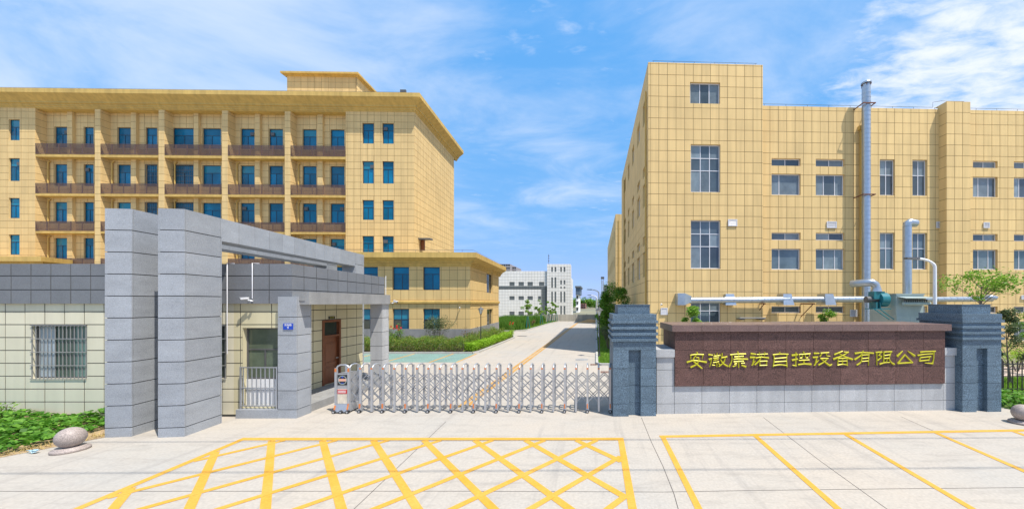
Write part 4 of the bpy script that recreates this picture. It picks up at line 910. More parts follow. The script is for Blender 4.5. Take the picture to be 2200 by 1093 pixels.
GL = [  # brush strokes of the twelve characters: (crop origin x, [ [x, y, width] ... ])
(1460, [[(510,215,40),(525,285,60)],[(330,290,36),(325,410,32)],[(320,302,40),(500,280,42),(705,288,42)],[(692,285,36),(662,410,22)],[(500,290,36),(400,445,45),(505,565,58),(655,690,48)],[(562,365,40),(552,480,46),(500,570,52),(335,660,58)],[(225,512,66),(400,462,46),(560,472,42),(782,512,72)],[(490,372,24),(565,372,26)]]),
(1460, [[(862,290,74),(972,302,30)],[(880,430,88),(950,402,32)],[(945,400,30),(920,520,35),(886,645,24)],[(1010,332,34),(1195,312,34)],[(1020,265,25),(1022,332,25)],[(1105,240,26),(1105,320,26)],[(1187,268,24),(1184,320,24)],[(995,385,28),(1150,375,28)],[(1125,375,24),(1010,438,26)],[(1000,458,26),(1140,420,26)],[(990,522,36),(1152,492,34)],[(1095,490,30),(1096,640,28)],[(962,592,46),(1040,598,24)],[(1140,540,32),(1176,572,36)],[(1255,250,36),(1235,372,34)],[(1230,382,52),(1392,350,46)],[(1340,392,34),(1290,520,44),(1160,630,44)],[(1205,430,34),(1280,545,50),(1402,622,58)]]),
(1460, [[(1715,200,40),(1727,262,56)],[(1500,292,42),(1720,270,40),(1950,266,40)],[(1540,300,34),(1535,480,38),(1465,640,60)],[(1741,275,42),(1742,662,40)],[(1620,352,38),(1880,332,38)],[(1870,332,38),(1852,482,28)],[(1600,427,44),(1720,411,40),(2002,422,56)],[(1600,497,38),(1880,475,38)],[(1620,560,36),(1682,550,30)],[(1578,636,46),(1665,600,38)],[(1820,540,38),(1912,535,38)],[(1830,600,46),(1942,642,74)]]),
(1600, [[(185,262,78),(322,276,40)],[(168,372,84),(292,368,58)],[(262,400,38),(240,560,58),(208,602,38)],[(245,542,34),(312,470,15)],[(360,282,28),(672,266,28)],[(430,225,30),(430,320,30)],[(590,220,32),(580,320,30)],[(330,386,58),(490,360,40),(692,386,66)],[(490,320,38),(420,470,46),(302,582,52)],[(441,480,36),(441,612,36)],[(440,482,38),(652,475,38)],[(642,475,34),(641,602,34)],[(440,602,32),(646,596,32)]]),
(1600, [[(1030,215,38),(1032,268,48)],[(835,292,42),(1040,272,46),(1278,276,42)],[(858,290,38),(866,450,40),(835,642,38)],[(1246,280,42),(1230,450,42),(1241,642,46)],[(880,402,36),(1222,374,38)],[(880,502,36),(1222,478,38)],[(840,612,42),(1030,584,44),(1238,606,42)]]),
(1600, [[(1400,312,76),(1552,290,64)],[(1510,230,44),(1500,600,42)],[(1405,452,70),(1552,420,58)],[(1408,600,32),(1512,615,50)],[(1735,205,40),(1740,262,46)],[(1612,270,30),(1610,342,28)],[(1600,282,34),(1928,260,36)],[(1916,265,34),(1890,340,28)],[(1700,290,34),(1690,370,38),(1625,386,32)],[(1780,290,34),(1790,374,34),(1856,375,25)],[(1600,456,44),(1892,440,34)],[(1741,458,44),(1736,560,44)],[(1580,582,64),(1740,560,44),(1942,572,76)]]),
(1735, [[(195,252,70),(332,250,44)],[(162,372,64),(292,360,56)],[(262,380,44),(230,560,58),(194,602,34)],[(240,540,40),(332,448,14)],[(385,240,36),(622,226,36)],[(430,240,34),(363,342,44)],[(560,238,34),(560,320,34),(652,330,24)],[(375,402,38),(602,395,38)],[(592,396,38),(480,500,44),(328,592,54)],[(385,402,36),(500,500,46),(640,602,64),(712,568,22)]]),
(1735, [[(1025,190,34),(798,286,60)],[(1068,210,30),(1202,216,42)],[(1192,220,42),(1040,310,46),(768,422,70)],[(930,258,30),(1100,350,54),(1312,427,74)],[(902,402,38),(885,602,38)],[(900,396,34),(1167,390,34)],[(1156,390,40),(1166,602,40)],[(905,482,28),(1152,470,28)],[(1025,400,38),(1026,572,38)],[(880,592,34),(1030,570,34),(1172,592,34)]]),
(1735, [[(1408,256,76),(1620,226,44),(1935,247,60)],[(1640,175,38),(1560,320,46),(1398,432,70)],[(1602,300,42),(1575,500,46),(1458,592,50)],[(1600,302,38),(1812,290,38)],[(1802,290,42),(1796,602,24)],[(1610,402,30),(1792,385,30)],[(1600,487,32),(1782,470,32)]]),
(1870, [[(185,210,44),(190,592,28)],[(160,222,48),(332,210,50)],[(322,214,38),(240,310,34)],[(240,310,32),(326,350,44),(214,457,46)],[(392,200,44),(386,512,44)],[(390,212,42),(622,200,44)],[(602,204,42),(545,402,34)],[(410,312,32),(562,290,34)],[(400,402,36),(552,385,38)],[(275,567,54),(400,525,44),(552,515,28)],[(545,410,38),(600,512,46),(684,567,66)],[(492,410,24),(460,492,24)]]),
(1870, [[(945,188,32),(798,332,82)],[(1103,183,24),(1292,320,84)],[(1020,290,46),(808,542,46)],[(1028,310,42),(1232,522,56)],[(808,546,52),(1232,520,54)]]),
(1870, [[(1475,216,60),(1640,200,42),(1912,190,46)],[(1872,200,48),(1860,440,42),(1830,542,60)],[(1598,530,20),(1832,552,58)],[(1398,312,60),(1570,280,38),(1824,264,44)],[(1476,360,44),(1444,472,44)],[(1475,376,44),(1772,345,40)],[(1746,350,38),(1714,462,36)],[(1440,476,42),(1722,445,42)]]),
]
for ox, strokes in GL:
    q = MB()
    for si, st in enumerate(strokes):
        P2 = [(us(ox + x / 13.75, -.04), zs_(740 + y / 13.75, ox + x / 13.75), w / 13.75 / 66.5 * .43) for x, y, w in st]
        pts = []
        for i in range(len(P2) - 1):               # smooth the stroke
            a = P2[max(i - 1, 0)]; b = P2[i]; c = P2[i + 1]; d = P2[min(i + 2, len(P2) - 1)]
            for k in range(4):
                t = k / 4; pts.append(tuple(.5 * ((2 * b[j]) + (-a[j] + c[j]) * t + (2 * a[j] - 5 * b[j] + 4 * c[j] - d[j]) * t * t + (-a[j] + 3 * b[j] - 3 * c[j] + d[j]) * t ** 3) for j in range(3)))
        pts.append(P2[-1]); top = -.062 - si * .0011; n = len(pts); V = []
        for i, (x, z, w) in enumerate(pts):
            a = pts[max(i - 1, 0)]; b = pts[min(i + 1, n - 1)]; t = Vector((b[0] - a[0], b[1] - a[1])).normalized(); m = Vector((-t.y, t.x)); ex = t * (w * .5 if i == n - 1 else (-w * .5 if i == 0 else 0))
            x += ex.x; z += ex.y
            V += [(x + m.x * w, -.030, z + m.y * w), (x + m.x * w, top + .014, z + m.y * w), (x, top, z), (x - m.x * w, top + .014, z - m.y * w), (x - m.x * w, -.030, z - m.y * w)]
        fs = [(i * 5 + k, i * 5 + k + 1, i * 5 + k + 6, i * 5 + k + 5) for i in range(n - 1) for k in range(4)] + [(0, 1, 2, 3, 4), tuple(reversed([(n - 1) * 5 + k for k in range(5)]))]
        q.mesh_faces(V, fs)
    q.build('gilded_character', M['gold'], sw)

def gate_pillar(label, x, y, w, dpt, yaw=2.3):
    t = thing('gate_pillar', label, 'pillar', (x, y, 0), math.radians(yaw), 'slate granite gate pillars')
    g = M['granite_dk']; zs = [0, .40, .95, 1.52, 2.10]; n0, n1 = w * .36, w * .64
    MB().box(.03, w - .03, .16, dpt - .03, 0, 2.4).build('core', M['joint_d'], t)
    for k in range(4):
        a = zs[k] + (.005 if k else 0); b = zs[k + 1] - .005
        for p, q_ in ((0, n0), (n1, w)): slab(t, p, q_, 0, .16, a, b, g); slab(t, p, q_, dpt - .03, dpt, a, b, g)
        slab(t, n0, n1, .13, .16, a, b, g)
        for p, q_ in ((.163, dpt / 2 - .004), (dpt / 2 + .004, dpt - .033)): slab(t, 0, .03, p, q_, a, b, g); slab(t, w - .03, w, p, q_, a, b, g)
    def ring(o, a, b, nm): slab(t, -o, w + o, -o, dpt + o, a, b, g, nm)
    ring(0, 2.10, 2.38, 'frieze')
    zc = 2.38
    for k in range(4):
        ring(.055, zc, zc + .085, 'ledge'); zc += .085
        ring(0 if k < 3 else .012, zc, zc + (.105 if k < 3 else .20), 'neck_course' if k < 3 else 'top_course'); zc += .105 if k < 3 else .20
    slab(t, .17, w - .17, .17, dpt - .17, zc, zc + .29, g, 'cap'); slab(t, .15, w - .15, .15, dpt - .15, zc + .29, zc + .305, g, 'cap_edge')
    return t
gate_pillar('slate blue granite gate pillar between the folding gate and the brown sign wall', .55, 11.2, 1.37, 1.4)
gate_pillar('slate blue granite gate pillar beyond the right end of the brown sign wall', X_at(2068, 11.65), 11.65, 1.34, 1.5)

# ================================================================== FOLDING GATE
M['steel_dk'] = material('lattice_steel', (.33, .345, .37), .4, .1, 5, metal=.5, island=.1)
GX0, GXE, GY, GDP = X_at(727.5, 11.64), .47, 11.62, .46
gate = thing('accordion_gate', 'silver folding accordion gate closed across the driveway', 'gate', (0, GY, 0))
NF = 23; X0 = X_at(751.5, 11.64); dx = (GXE - X0) / NF
fm_ = MB(); r_ = .03
fm_.box(-r_, r_, -r_, r_, .035, 1.47); fm_.box(-r_, r_, GDP - r_, GDP + r_, .035, 1.50); fm_.box(-.018, .018, r_, GDP - r_, .10, .145)
fm_.tube([(0, -.0, 1.40), (0, .03, 1.49), (0, .11, 1.545), (0, .23, 1.56), (0, .35, 1.545), (0, .43, 1.49), (0, GDP, 1.42)], .024, 8)
fr_me = fm_.mesh('gate_frame', M['steel'])
cap_me = MB().box(-.03, .03, -.034, -.0305, 1.42, 1.47).mesh('reflector_cap', M['orange'])
ca = MB(); ca.hexa([(-.045, -.07, .06), (.045, -.07, .06), (.045, .035, .06), (-.045, .035, .06), (-.035, -.036, .34), (.035, -.036, .34), (.035, .031, .34), (-.035, .031, .34)])
ca_me = ca.mesh('caster_housing', M['steel']); st_me = MB().box(-.018, .018, -.078, -.05, .15, .30).mesh('reflector_strip', M['orange'])
wh = MB(); wh.tube([(0, -.095, .055), (0, -.035, .055)], .055, 14); wh_me = wh.mesh('wheel', M['black'])
hb = MB(); hb.tube([(0, -.102, .055), (0, -.096, .055)], .03, 12); hub_me = hb.mesh('wheel_hub', M['steel'])
lng = math.hypot(dx, .37); mid_me = MB()
def bar(l): return MB().box(-l / 2, l / 2, -.005, .005, -.0135, .0135).mesh('lattice_bar', M['steel_dk'])
bar_f, bar_h = bar(lng), bar(math.hypot(dx / 2, .17)); ang = math.atan2(.37, dx); angh = math.atan2(.17, dx / 2)
for k in range(NF + 1):
    x = X0 + k * dx; f = link_mesh('gate_frame', fr_me, gate, (x, 0, 0)); link_mesh('reflector_cap', cap_me, f)
    if k % 2 == 1 and k > 0 or k == 0:
        link_mesh('caster_housing', ca_me, f); link_mesh('reflector_strip', st_me, f); link_mesh('wheel', wh_me, f); link_mesh('wheel_hub', hub_me, f)
    if k == NF: break
    for y in (.045, GDP - .05):
        for z in (.875, .505):
            link_mesh('lattice_bar', bar_f, gate, (x + dx / 2, y, z), (0, -ang, 0)); link_mesh('lattice_bar', bar_f, gate, (x + dx / 2, y + .013, z), (0, ang, 0))
        link_mesh('lattice_bar', bar_h, gate, (x + dx / 4, y, 1.06 + .085), (0, -angh, 0)); link_mesh('lattice_bar', bar_h, gate, (x + dx * .75, y + .013, 1.06 + .085), (0, angh, 0))
pv = MB()
for k in range(NF):
    x = X0 + (k + .5) * dx
    for y in (.045, GDP - .05): pv.tube([(x, y - .012, 1.228), (x, y + .025, 1.228)], .014, 6)
pv.build('pivot_pins', M['black'], gate, kind='stuff')
# drive unit
dv = bpy.data.objects.new('drive_unit', None); C.objects.link(dv); dv.parent = gate; dv.location = (X_at(736, 11.6), 0, 0)
b = MB(); hw = .21
for x in (-hw, hw): b.box(x - .035, x + .035, -.05, .02, .10, 1.46); b.box(x - .035, x + .035, GDP - .02, GDP + .05, .10, 1.46)
b.box(-hw + .035, hw - .035, -.02, GDP + .02, .14, 1.28); b.hexa([(-hw - .03, -.12, .05), (hw + .03, -.12, .05), (hw + .03, GDP + .05, .05), (-hw - .03, GDP + .05, .05), (-hw - .02, -.052, .28), (hw + .02, -.052, .28), (hw + .02, GDP + .052, .28), (-hw - .02, GDP + .052, .28)])
b.tube([(-hw, 0, 1.44), (-hw * .8, 0, 1.52), (-hw * .4, 0, 1.56), (hw * .4, 0, 1.56), (hw * .8, 0, 1.52), (hw, 0, 1.44)], .028, 8)
b.build('drive_housing', M['steel'], dv)
MB().box(-hw + .05, hw - .05, -.028, -.0205, .90, 1.24).build('display', M['black'], dv)
q = MB(); n = 28                                    # round emblem with a band
for rr0, rr1, yy in ((.125, .145, -.0290),):
    for k in range(n):
        a0, a1 = 2 * math.pi * k / n, 2 * math.pi * (k + 1) / n
        q.face([(rr0 * math.cos(a0), yy, 1.07 + rr0 * math.sin(a0)), (rr1 * math.cos(a0), yy, 1.07 + rr1 * math.sin(a0)), (rr1 * math.cos(a1), yy, 1.07 + rr1 * math.sin(a1)), (rr0 * math.cos(a1), yy, 1.07 + rr0 * math.sin(a1))])
q.build('emblem_ring', M['mint'], dv)
MB().box(-.122, .122, -.0300, -.0285, 1.03, 1.11).build('emblem_band', material('salmon_print', (.7, .38, .27), .5, .05), dv)
q = MB(); q.face([(.03 * math.cos(6.283 * k / 12), -.0291, 1.16 + .03 * math.sin(6.283 * k / 12)) for k in range(12)]); q.box(-.05, .05, -.0292, -.0285, .965, .985); q.build('emblem_mark', M['blue_sign'], dv)
MB().box(-hw + .045, hw - .045, -.0245, -.0205, .30, .78).build('front_sheet', material('brushed_panel', (.66, .58, .46), .4, .2, 9, stretch=(1, 1, .4)), dv)
MB().box(-hw + .05, hw - .02, -.030, -.0247, .62, .76).build('warning_label', M['red'], dv)
q = MB(); q.box(-hw + .07, hw - .10, -.0315, -.0301, .705, .725); q.box(-hw + .07, hw - .10, -.0315, -.0301, .655, .675); q.build('label_print', M['white'], dv)
for x in (-hw, hw):
    MB().box(x - .03, x + .03, -.056, -.0505, 1.34, 1.45).build('reflector_cap', M['orange'], dv); q = MB(); q.hexa([(x - .02, -.118, .12), (x + .02, -.118, .12), (x + .02, -.10, .12), (x - .02, -.10, .12), (x - .02, -.078, .25), (x + .02, -.078, .25), (x + .02, -.06, .25), (x - .02, -.06, .25)]); q.build('reflector_strip', M['orange'], dv)
for x in (-hw, 0.02, hw + .02):
    link_mesh('wheel', wh_me, dv, (x, -.06, 0)); link_mesh('wheel_hub', hub_me, dv, (x, -.06, 0))

# ================================================================== BOLLARDS, FENCE
def bollard(label, x, y):
    t = thing('stone_bollard', label, 'bollard', (x, y, 0), 0, 'round granite bollards')
    MB().lathe([(.001, 0), (.29, 0), (.30, .02), (.30, .05), (.29, .065), (.25, .07), (.245, .09), (.235, .10), (.001, .10)], 36).build('base', M['bollard'], t)
    pr = [(.001, .10)] + [(.242 * math.sin(a) if a > 0 else .001, .322 - .242 * math.cos(a)) for a in np.linspace(.35, math.pi - .001, 18)]
    MB().lathe(pr, 36).build('ball', M['bollard'], t); return t
p = G(152, 967); bollard('round granite ball bollard at the weedy corner left of the portal piers', p[0], p[1])
p = G(2197, 909); bollard('round granite ball bollard beside the creepers at the right edge', p[0], p[1])
fx0 = X_at(2150, 13.3)
fe = thing('iron_fence', 'black iron railing fence beside the right gate pillar', 'fence', (fx0, 13.3, 0), math.radians(2))
bm_ = MB().box(-.012, .012, -.012, .012, .08, 1.42).mesh('bar', M['black'])
for k in range(24): link_mesh('bar', bm_, fe, (.1 + k * .185, 0, 0))
for z in (.22, .34, 1.10, 1.28): MB().box(0, 4.5, -.02, .02, z, z + .035).build('rail', M['black'], fe)
for x in (.0, 2.4, 4.5): MB().box(x - .035, x + .035, -.035, .035, 0, 1.5).build('post', M['black'], fe)

# ================================================================== LAMPS
def garden_lamp(label, x, y, h, z0=0.0):
    t = thing('garden_lamp', label, 'lamp', (x, y, z0), 0, 'black lantern lamps')
    MB().lathe([(.001, 0), (.11, 0), (.11, .06), (.07, .1), (.06, .35), (.035, .4), (.03, h * .6), (.03, h - .62), (.05, h - .6), (.02, h - .55), (.001, h - .55)], 14).build('post', M['black'], t)
    q = MB()
    for k in range(4):
        a = math.pi / 4 + k * math.pi / 2; q.tube([(.07 * math.cos(a), .07 * math.sin(a), h - .56), (.19 * math.cos(a), .19 * math.sin(a), h - .20)], .011, 5)
    q.lathe([(.09, h - .57), (.09, h - .55)], 4); q.build('lantern_frame', M['black'], t)
    MB().lathe([(.055, h - .545), (.16, h - .21)], 4, smooth=False).build('lamp_glass', material('lamp_glass', (.75, .73, .66), .15, .04), t)
    MB().lathe([(.27, h - .21), (.26, h - .19), (.14, h - .09), (.05, h - .02), (.03, h), (.012, h + .05), (.001, h + .06)], 4, smooth=False).build('lamp_roof', M['frame_k'], t)
garden_lamp('black lantern lamp post standing in the hedge before the annex corner', X_at(1033, 28.0), 28.0, 3.2, .06)
garden_lamp('black lantern lamp post on the lawn strip beside the left slate gate pillar', X_at(1287.5, 23.4), 23.4, 3.26, .04)
def street_lamp(label, x, y, h, reach, sgn=-1, group='curved street lamps'):
    t = thing('street_lamp', label, 'lamp', (x, y, 0), 0, group)
    MB().lathe([(.001, 0), (.16, 0), (.16, .04), (.09, .06), (.085, 1.2), (.001, 1.2)], 12).build('base', M['white'], t)
    n = 10; pts = [(0, 0, 1.15), (0, 0, h - reach * .55)] + [(sgn * reach * (1 - math.cos(a)) , 0, h - reach * .55 + reach * .5 * math.sin(a)) for a in np.linspace(.15, 1.45, n)]
    MB().tube(pts, [.075] + [.06] * 4 + [.05] * (len(pts) - 5), 9).build('pole', M['white'], t)
    e = pts[-1]; q = MB(); q.hexa([(e[0] + sgn * .02, -.09, e[2] - .04), (e[0] + sgn * .55, -.10, e[2] - .01), (e[0] + sgn * .55, .10, e[2] - .01), (e[0] + sgn * .02, .09, e[2] - .04), (e[0] + sgn * .02, -.08, e[2] + .06), (e[0] + sgn * .55, -.09, e[2] + .05), (e[0] + sgn * .55, .09, e[2] + .05), (e[0] + sgn * .02, .08, e[2] + .06)]); q.build('lamp_head', M['frame_k'], t)
street_lamp('white curved street lamp nearest on the lawn strip along the road', X_at(1286.5, 37), 37, 5.0, .8)
street_lamp('white curved street lamp second along the road strip', X_at(1282.5, 50), 50, 4.7, .9)
street_lamp('white curved street lamp farthest along the road strip', X_at(1281, 62), 62, 4.6, .9)
street_lamp('white curved street lamp rising behind the right end of the sign wall', X_at(2008.5, 14.6), 14.6, 5.45, .75, group='curved street lamps')

# ================================================================== DUCTWORK ON THE FACTORY
DD = 22.75
def at(px, py, d): return (X_at(px, d), d, Z_at(py, d))
fl = thing('flue_pipe', 'tall silver spiral flue rising above the factory roof', 'pipe', (X_at(1861, 23.55), 23.55, 0))
def spiral(mb, pts, r, n=14, pitch=.30):
    mb.tube(pts, r, n)
    for a, b in zip(pts, pts[1:]):
        a, b = Vector(a), Vector(b); L_ = (b - a).length; d = (b - a) / L_
        for k in range(1, int(L_ / pitch)): mb.tube([a + d * (k * pitch - .018), a + d * (k * pitch + .018)], r * 1.045, n)
zt = Z_at(183, 23.55); q = MB(); spiral(q, [(0, 0, .1), (0, 0, zt)], .245); q.build('pipe', M['galv'], fl)
MB().lathe([(.30, zt + .06), (.30, zt + .16), (.001, zt + .24)], 16).build('rain_cap', M['galv'], fl); q = MB()
for k in range(6): a = k * math.pi / 3; q.box(.27 * math.cos(a) - .015, .27 * math.cos(a) + .015, .27 * math.sin(a) - .015, .27 * math.sin(a) + .015, zt - .1, zt + .08)
q.build('cap_struts', M['rust'], fl)
for py in (226, 420): z = Z_at(py, 23.55); MB().box(-.42, .42, -.30, -.25, z - .03, z + .03).box(-.42, -.38, -.25, .65, z - .03, z + .03).box(.38, .42, -.25, .65, z - .03, z + .03).build('bracket', M['rust'], fl)
du = thing('exhaust_duct', 'silver horizontal exhaust duct with hoods along the lower factory wall', 'duct', (0, 0, 0))
q = MB(); a, b = at(1482, 645, DD), at(1862, 642.5, DD + .35); spiral(q, [a, b], .20, 14, .4); q.build('pipe', M['galv'], du)
for px in (1558, 1682, 1772):
    x0, _, z0 = at(px, 655, DD); x1, _, z1 = at(px + 23, 631, DD); q = MB(); q.hexa([(x0, DD - .1, z0), (x1, DD - .1, z0), (x1, DD + .9, z0), (x0, DD + .9, z0), (x0 + .08, DD + .1, z1), (x1 - .08, DD + .1, z1), (x1 - .08, DD + .9, z1), (x0 + .08, DD + .9, z1)]); q.build('hood', M['galv'], du)
x0, _, z0 = at(1453, 655, DD); x1, _, z1 = at(1468, 630, DD); q = MB(); q.hexa([(x0, DD - .4, z0), (x1, DD - .4, z0), (x1, DD + .8, z0), (x0, DD + .8, z0), (x0, DD - .4, z1), (x1, DD - .4, z1), (x1, DD + .8, z1), (x0, DD + .8, z1)])
c = (z0 + z1) / 2; x2 = at(1484, 640, DD)[0]; q.hexa([(x1, DD - .4, z0), (x2, DD - .19, c - .19), (x2, DD + .19, c - .19), (x1, DD + .5, z0), (x1, DD - .4, z1), (x2, DD - .19, c + .19), (x2, DD + .19, c + .19), (x1, DD + .5, z1)]); q.build('end_hood', M['galv'], du)
for px in (1640, 1745):
    x, _, z = at(px, 651, DD); q = MB(); q.box(x - .03, x + .03, DD - .25, DD + 1.3, z - .06, z); q.tube([(x, DD - .1, z - .05), (x, DD + 1.3, z - .95)], .03, 5); q.box(x - .03, x + .03, DD + 1.25, DD + 1.35, z - 1.0, z); q.build('bracket', M['rust'], du)
d2 = thing('exhaust_duct', 'short silver exhaust duct running right from the dust collector behind the slate pillar', 'duct', (0, 0, 0))
q = MB(); spiral(q, [at(1984, 643, 22.2), at(2130, 642, 22.2)], .17, 14, .4); q.build('pipe', M['galv'], d2); q = MB(); x0, _, z0 = at(2118, 648, 22.2); q.lathe([(.001, z0 + .1), (.32, z0 + .12), (.40, z0 + .3), (.22, z0 + .42), (.001, z0 + .45)], 14, (x0 + .2, 22.2)); q.build('end_hood', M['galv'], d2)
rp = thing('vent_pipe', 'silver spiral vent pipe with bent top rising from the dust collector', 'pipe', (0, 0, 0))
q = MB(); xv, dv_, _ = at(1949, 600, 19.6); spiral(q, [(xv, dv_, Z_at(634, 19.6)), (xv, dv_, Z_at(487, 19.6))], .20); q.tube([(xv, dv_, Z_at(487, 19.6)), (xv + .01, dv_, Z_at(481, 19.6)), (xv + .12, dv_, Z_at(478, 19.6)), (xv + .50, dv_, Z_at(480, 19.6))], [.20, .21, .21, .2], 14); q.build('pipe', M['galv'], rp)
FC = Frame(X_at(1925.5, 18.6), 18.6, 1.5)
dc = fthing('dust_collector', 'pale green dust collector cabinet standing between wall and factory', 'machine', FC)
wd, dp_, hz = 1.48, 1.75, Z_at(633, 18.6); q = MB(); q.box(0, wd, 0, dp_, .3, hz); q.box(-.03, wd + .03, -.03, dp_ + .03, hz, hz + .05); q.box(-.015, wd + .015, -.015, dp_ + .015, Z_at(676, 18.6), Z_at(674, 18.6))
for x, y in ((.05, .05), (wd - .12, .05), (.05, dp_ - .12), (wd - .12, dp_ - .12)): q.box(x, x + .07, y, y + .07, 0, .3)
q.build('cabinet', M['mint'], dc)
for x0, x1 in ((.02, wd / 2 - .01), (wd / 2 + .01, wd - .02)): MB().box(x0, x1, -.012, -.001, .35, Z_at(678, 18.6)).build('door_panel', M['mint'], dc)
z = Z_at(640, 18.6); q = MB(); q.hexa([(.05, -.5, z - .02), (wd + .1, -.5, z - .02), (wd + .1, 0, z + .06), (.05, 0, z + .06), (.05, -.5, z), (wd + .1, -.5, z), (wd + .1, 0, z + .08), (.05, 0, z + .08)]); q.build('valve_shelter', M['mint'], dc)
z = Z_at(652, 18.6); q = MB(); q.tube([(.12, -.28, z), (wd + .06, -.28, z)], .085, 10); q.build('air_tank', M['mint'], dc)
for k in range(11):
    x = .18 + k * .118; q = MB(); q.tube([(x, -.28, z + .06), (x, -.28, z + .16)], .028, 6); q.lathe([(.001, z + .16), (.045, z + .16), (.045, z + .22), (.001, z + .23)], 8, (x, -.28)); q.build('pulse_valve', M['frame_k'], dc)
bl = thing('blower_fan', 'teal centrifugal blower with dark motor beside the pale green dust collector', 'blower', (X_at(1897, 18.9), 18.9, Z_at(643, 18.9)))
q = MB(); r0 = .40; n = 26; P = []
for k in range(n): a = 2 * math.pi * k / n; rr = r0 * (.86 + .16 * ((k / n))); P.append((math.cos(a) * rr, math.sin(a) * rr))
V = [(-.28, x, z) for x, z in P] + [(.12, x, z) for x, z in P]
q.mesh_faces(V, [(k, (k + 1) % n, n + (k + 1) % n, n + k) for k in range(n)] + [tuple(range(n)), tuple(reversed(range(n, 2 * n)))]); q.box(-.62, -.06, -.2, .22, .02, .42); q.build('scroll_casing', M['teal'], bl)
q = MB(); q.tube([(-.28, 0, 0), (-.72, 0, 0)], .13, 12); q.tube([(-.72, 0, 0), (-.92, 0, 0)], .17, 12); q.build('motor', M['frame_k'], bl)
q = MB(); q.box(-.75, .18, -.3, .3, -.52, -.47); q.box(-.55, -.49, -.25, .25, -.47, -.14); q.box(-.35, -.30, -.25, .25, -.47, -.14); q.tube([(-.4, -.28, -.5), (.35, -.28, -1.05)], .028, 5); q.tube([(-.7, -.28, -.5), (.1, -.28, -1.05)], .028, 5); q.build('stand', M['teal'], bl)
q = MB(); q.tube([(-.36, 0, .42), (-.36, 0, .62), (-.42, 0, .80), (-.58, 0, .90), (-.80, 0.2, .90), (-1.0, .9, .88)], [.26, .2, .2, .2, .2, .2], 12); q.build('elbow', M['galv'], bl)
ab = thing('wall_awning_rail', 'dark retractable awning rail on the stair tower wall above the sign wall', 'awning', (0, 0, 0))
x0, _, z0 = at(1587, 683, 22.7); x1 = at(1643, 683, 22.7)[0]; q = MB(); q.tube([(x0, 22.6, z0), (x1, 22.6, z0)], .05, 8); q.build('roller', M['frame_k'], ab)
for x in (x0 + .05, x1 - .35): MB().box(x, x + .3, 22.6, 23.2, z0 - .1, z0 - .04).build('bracket', M['frame_k'], ab)

# ================================================================== BACKGROUND
M['beige_wall'] = material('boundary_concrete', (.44, .41, .35), .9, .15, .8, streak=.15)
bw = thing('boundary_wall', 'low grey concrete boundary wall closing the end of the road', 'wall', (-12, 69.2, 0))
for k in range(9): MB().box(k * 2.05 + .02, k * 2.05 + 2.0, 0, .12, -.1, 1.28).build('wall_panel', M['beige_wall'], bw); MB().box(k * 2.05 - .11, k * 2.05 + .02, -.04, .16, -.1, 1.38).build('post', M['beige_wall'], bw)
FW = Frame(X_at(1085, 86), 86.0, .5)
wb = fthing('white_building', 'white tiled block with stepped stair tower and dark window openings beyond the road end', 'building', FW)
wp = Plane(FW, (0, 0), (1, 0), (0, -1)); uw = FW.u; zw_ = lambda y: FW.z(y, 1150)
tx0, tx1 = uw(1176), uw(1226); z0t, z1t = zw_(582), zw_(567.5)
hol = []
def ww(px0, px1, y0, y1, cols):
    h = (uw(px0), uw(px1), zw_(y1), zw_(y0)); hol.append(h); window(wb, wp, *h, [(1, cols)], M['frame_k'], M['glass_k'], .15, .08)
for a, b in ((1094.5, 1105.5), (1114, 1125.5), (1133.3, 1144.7), (1158, 1169)):
    ww(a, b, 605.5, 614, [1, 1])
    if a < 1150: ww(a, b, 636, 644, [1, 1]); ww(a, b, 669, 677, [1, 1])
ww(1156, 1162.3, 636, 644, [1]); ww(1156, 1162.3, 669, 677, [1])
bd0, bd1, cb0 = zw_(621.5), zw_(614.5), uw(1163)
facade(wb, wp, uw(1060), tx0, bd1, z0t, [h for h in hol], .72, .72, 0, z0t, M['tilew'], M['joint_w'], gap=.045, proud=.02)
facade(wb, wp, uw(1060), tx0, bd0, bd1, [], .72, .4, 0, z0t, M['tileg'], M['joint_d'], gap=.04, proud=.04, wall_name='dark_band')
facade(wb, wp, cb0, tx0, 0, bd0, [], .72, .72, 0, z0t, M['tileg'], M['joint_d'], gap=.04, proud=.04, wall_name='dark_band')
facade(wb, wp, uw(1060), cb0, 0, bd0, hol[:], .72, .72, 0, z0t, M['tilew'], M['joint_w'], gap=.045, proud=.02)
hol = []; wp2 = Plane(FW, (0, -.5), (1, 0), (0, -1)); wp_ = wp; wp = wp2
for a, b in ((1184.8, 1188.4), (1191.8, 1195.6), (1204, 1207.6), (1211.2, 1214.9)):
    ww(a, b, 574, 584.3, [1])
    ww(a, b, 626.5, 649, [1])
    if a < 1200: ww(a, b, 596, 618.5, [1])
    else: ww(a, b, 602, 611, [1]); ww(a, b, 616, 619.5, [1]); ww(a, b, 657, 675, [1])
facade(wb, wp2, tx0, tx1, 0, z1t, hol, .72, .72, 0, z1t, M['tilew'], M['joint_w'], gap=.045, proud=.02)
sdW = sidedir(FW, 1262); snW = Vector((sdW.y, -sdW.x)); wsd = Plane(FW, (tx1, -.5), sdW, snW)
hs = [(2 + k * 3.2, 3.2 + k * 3.2, z, z + 1.2) for k in range(3) for z in (2.6, 6.0)]
for h in hs: window(wb, wsd, *h, [(1, [1])], M['frame_k'], M['glass_k'], .15, .08)
facade(wb, wsd, 0, 4, 0, z1t, [], .9, .72, 0, z1t, M['tilew'], M['joint_w'], gap=.045, proud=.02)
facade(wb, wsd, 4, 14, 0, z1t - 3, [h for h in hs if h[0] > 4], .9, .72, 0, z1t, M['tilew'], M['joint_w'], gap=.045, proud=.02)
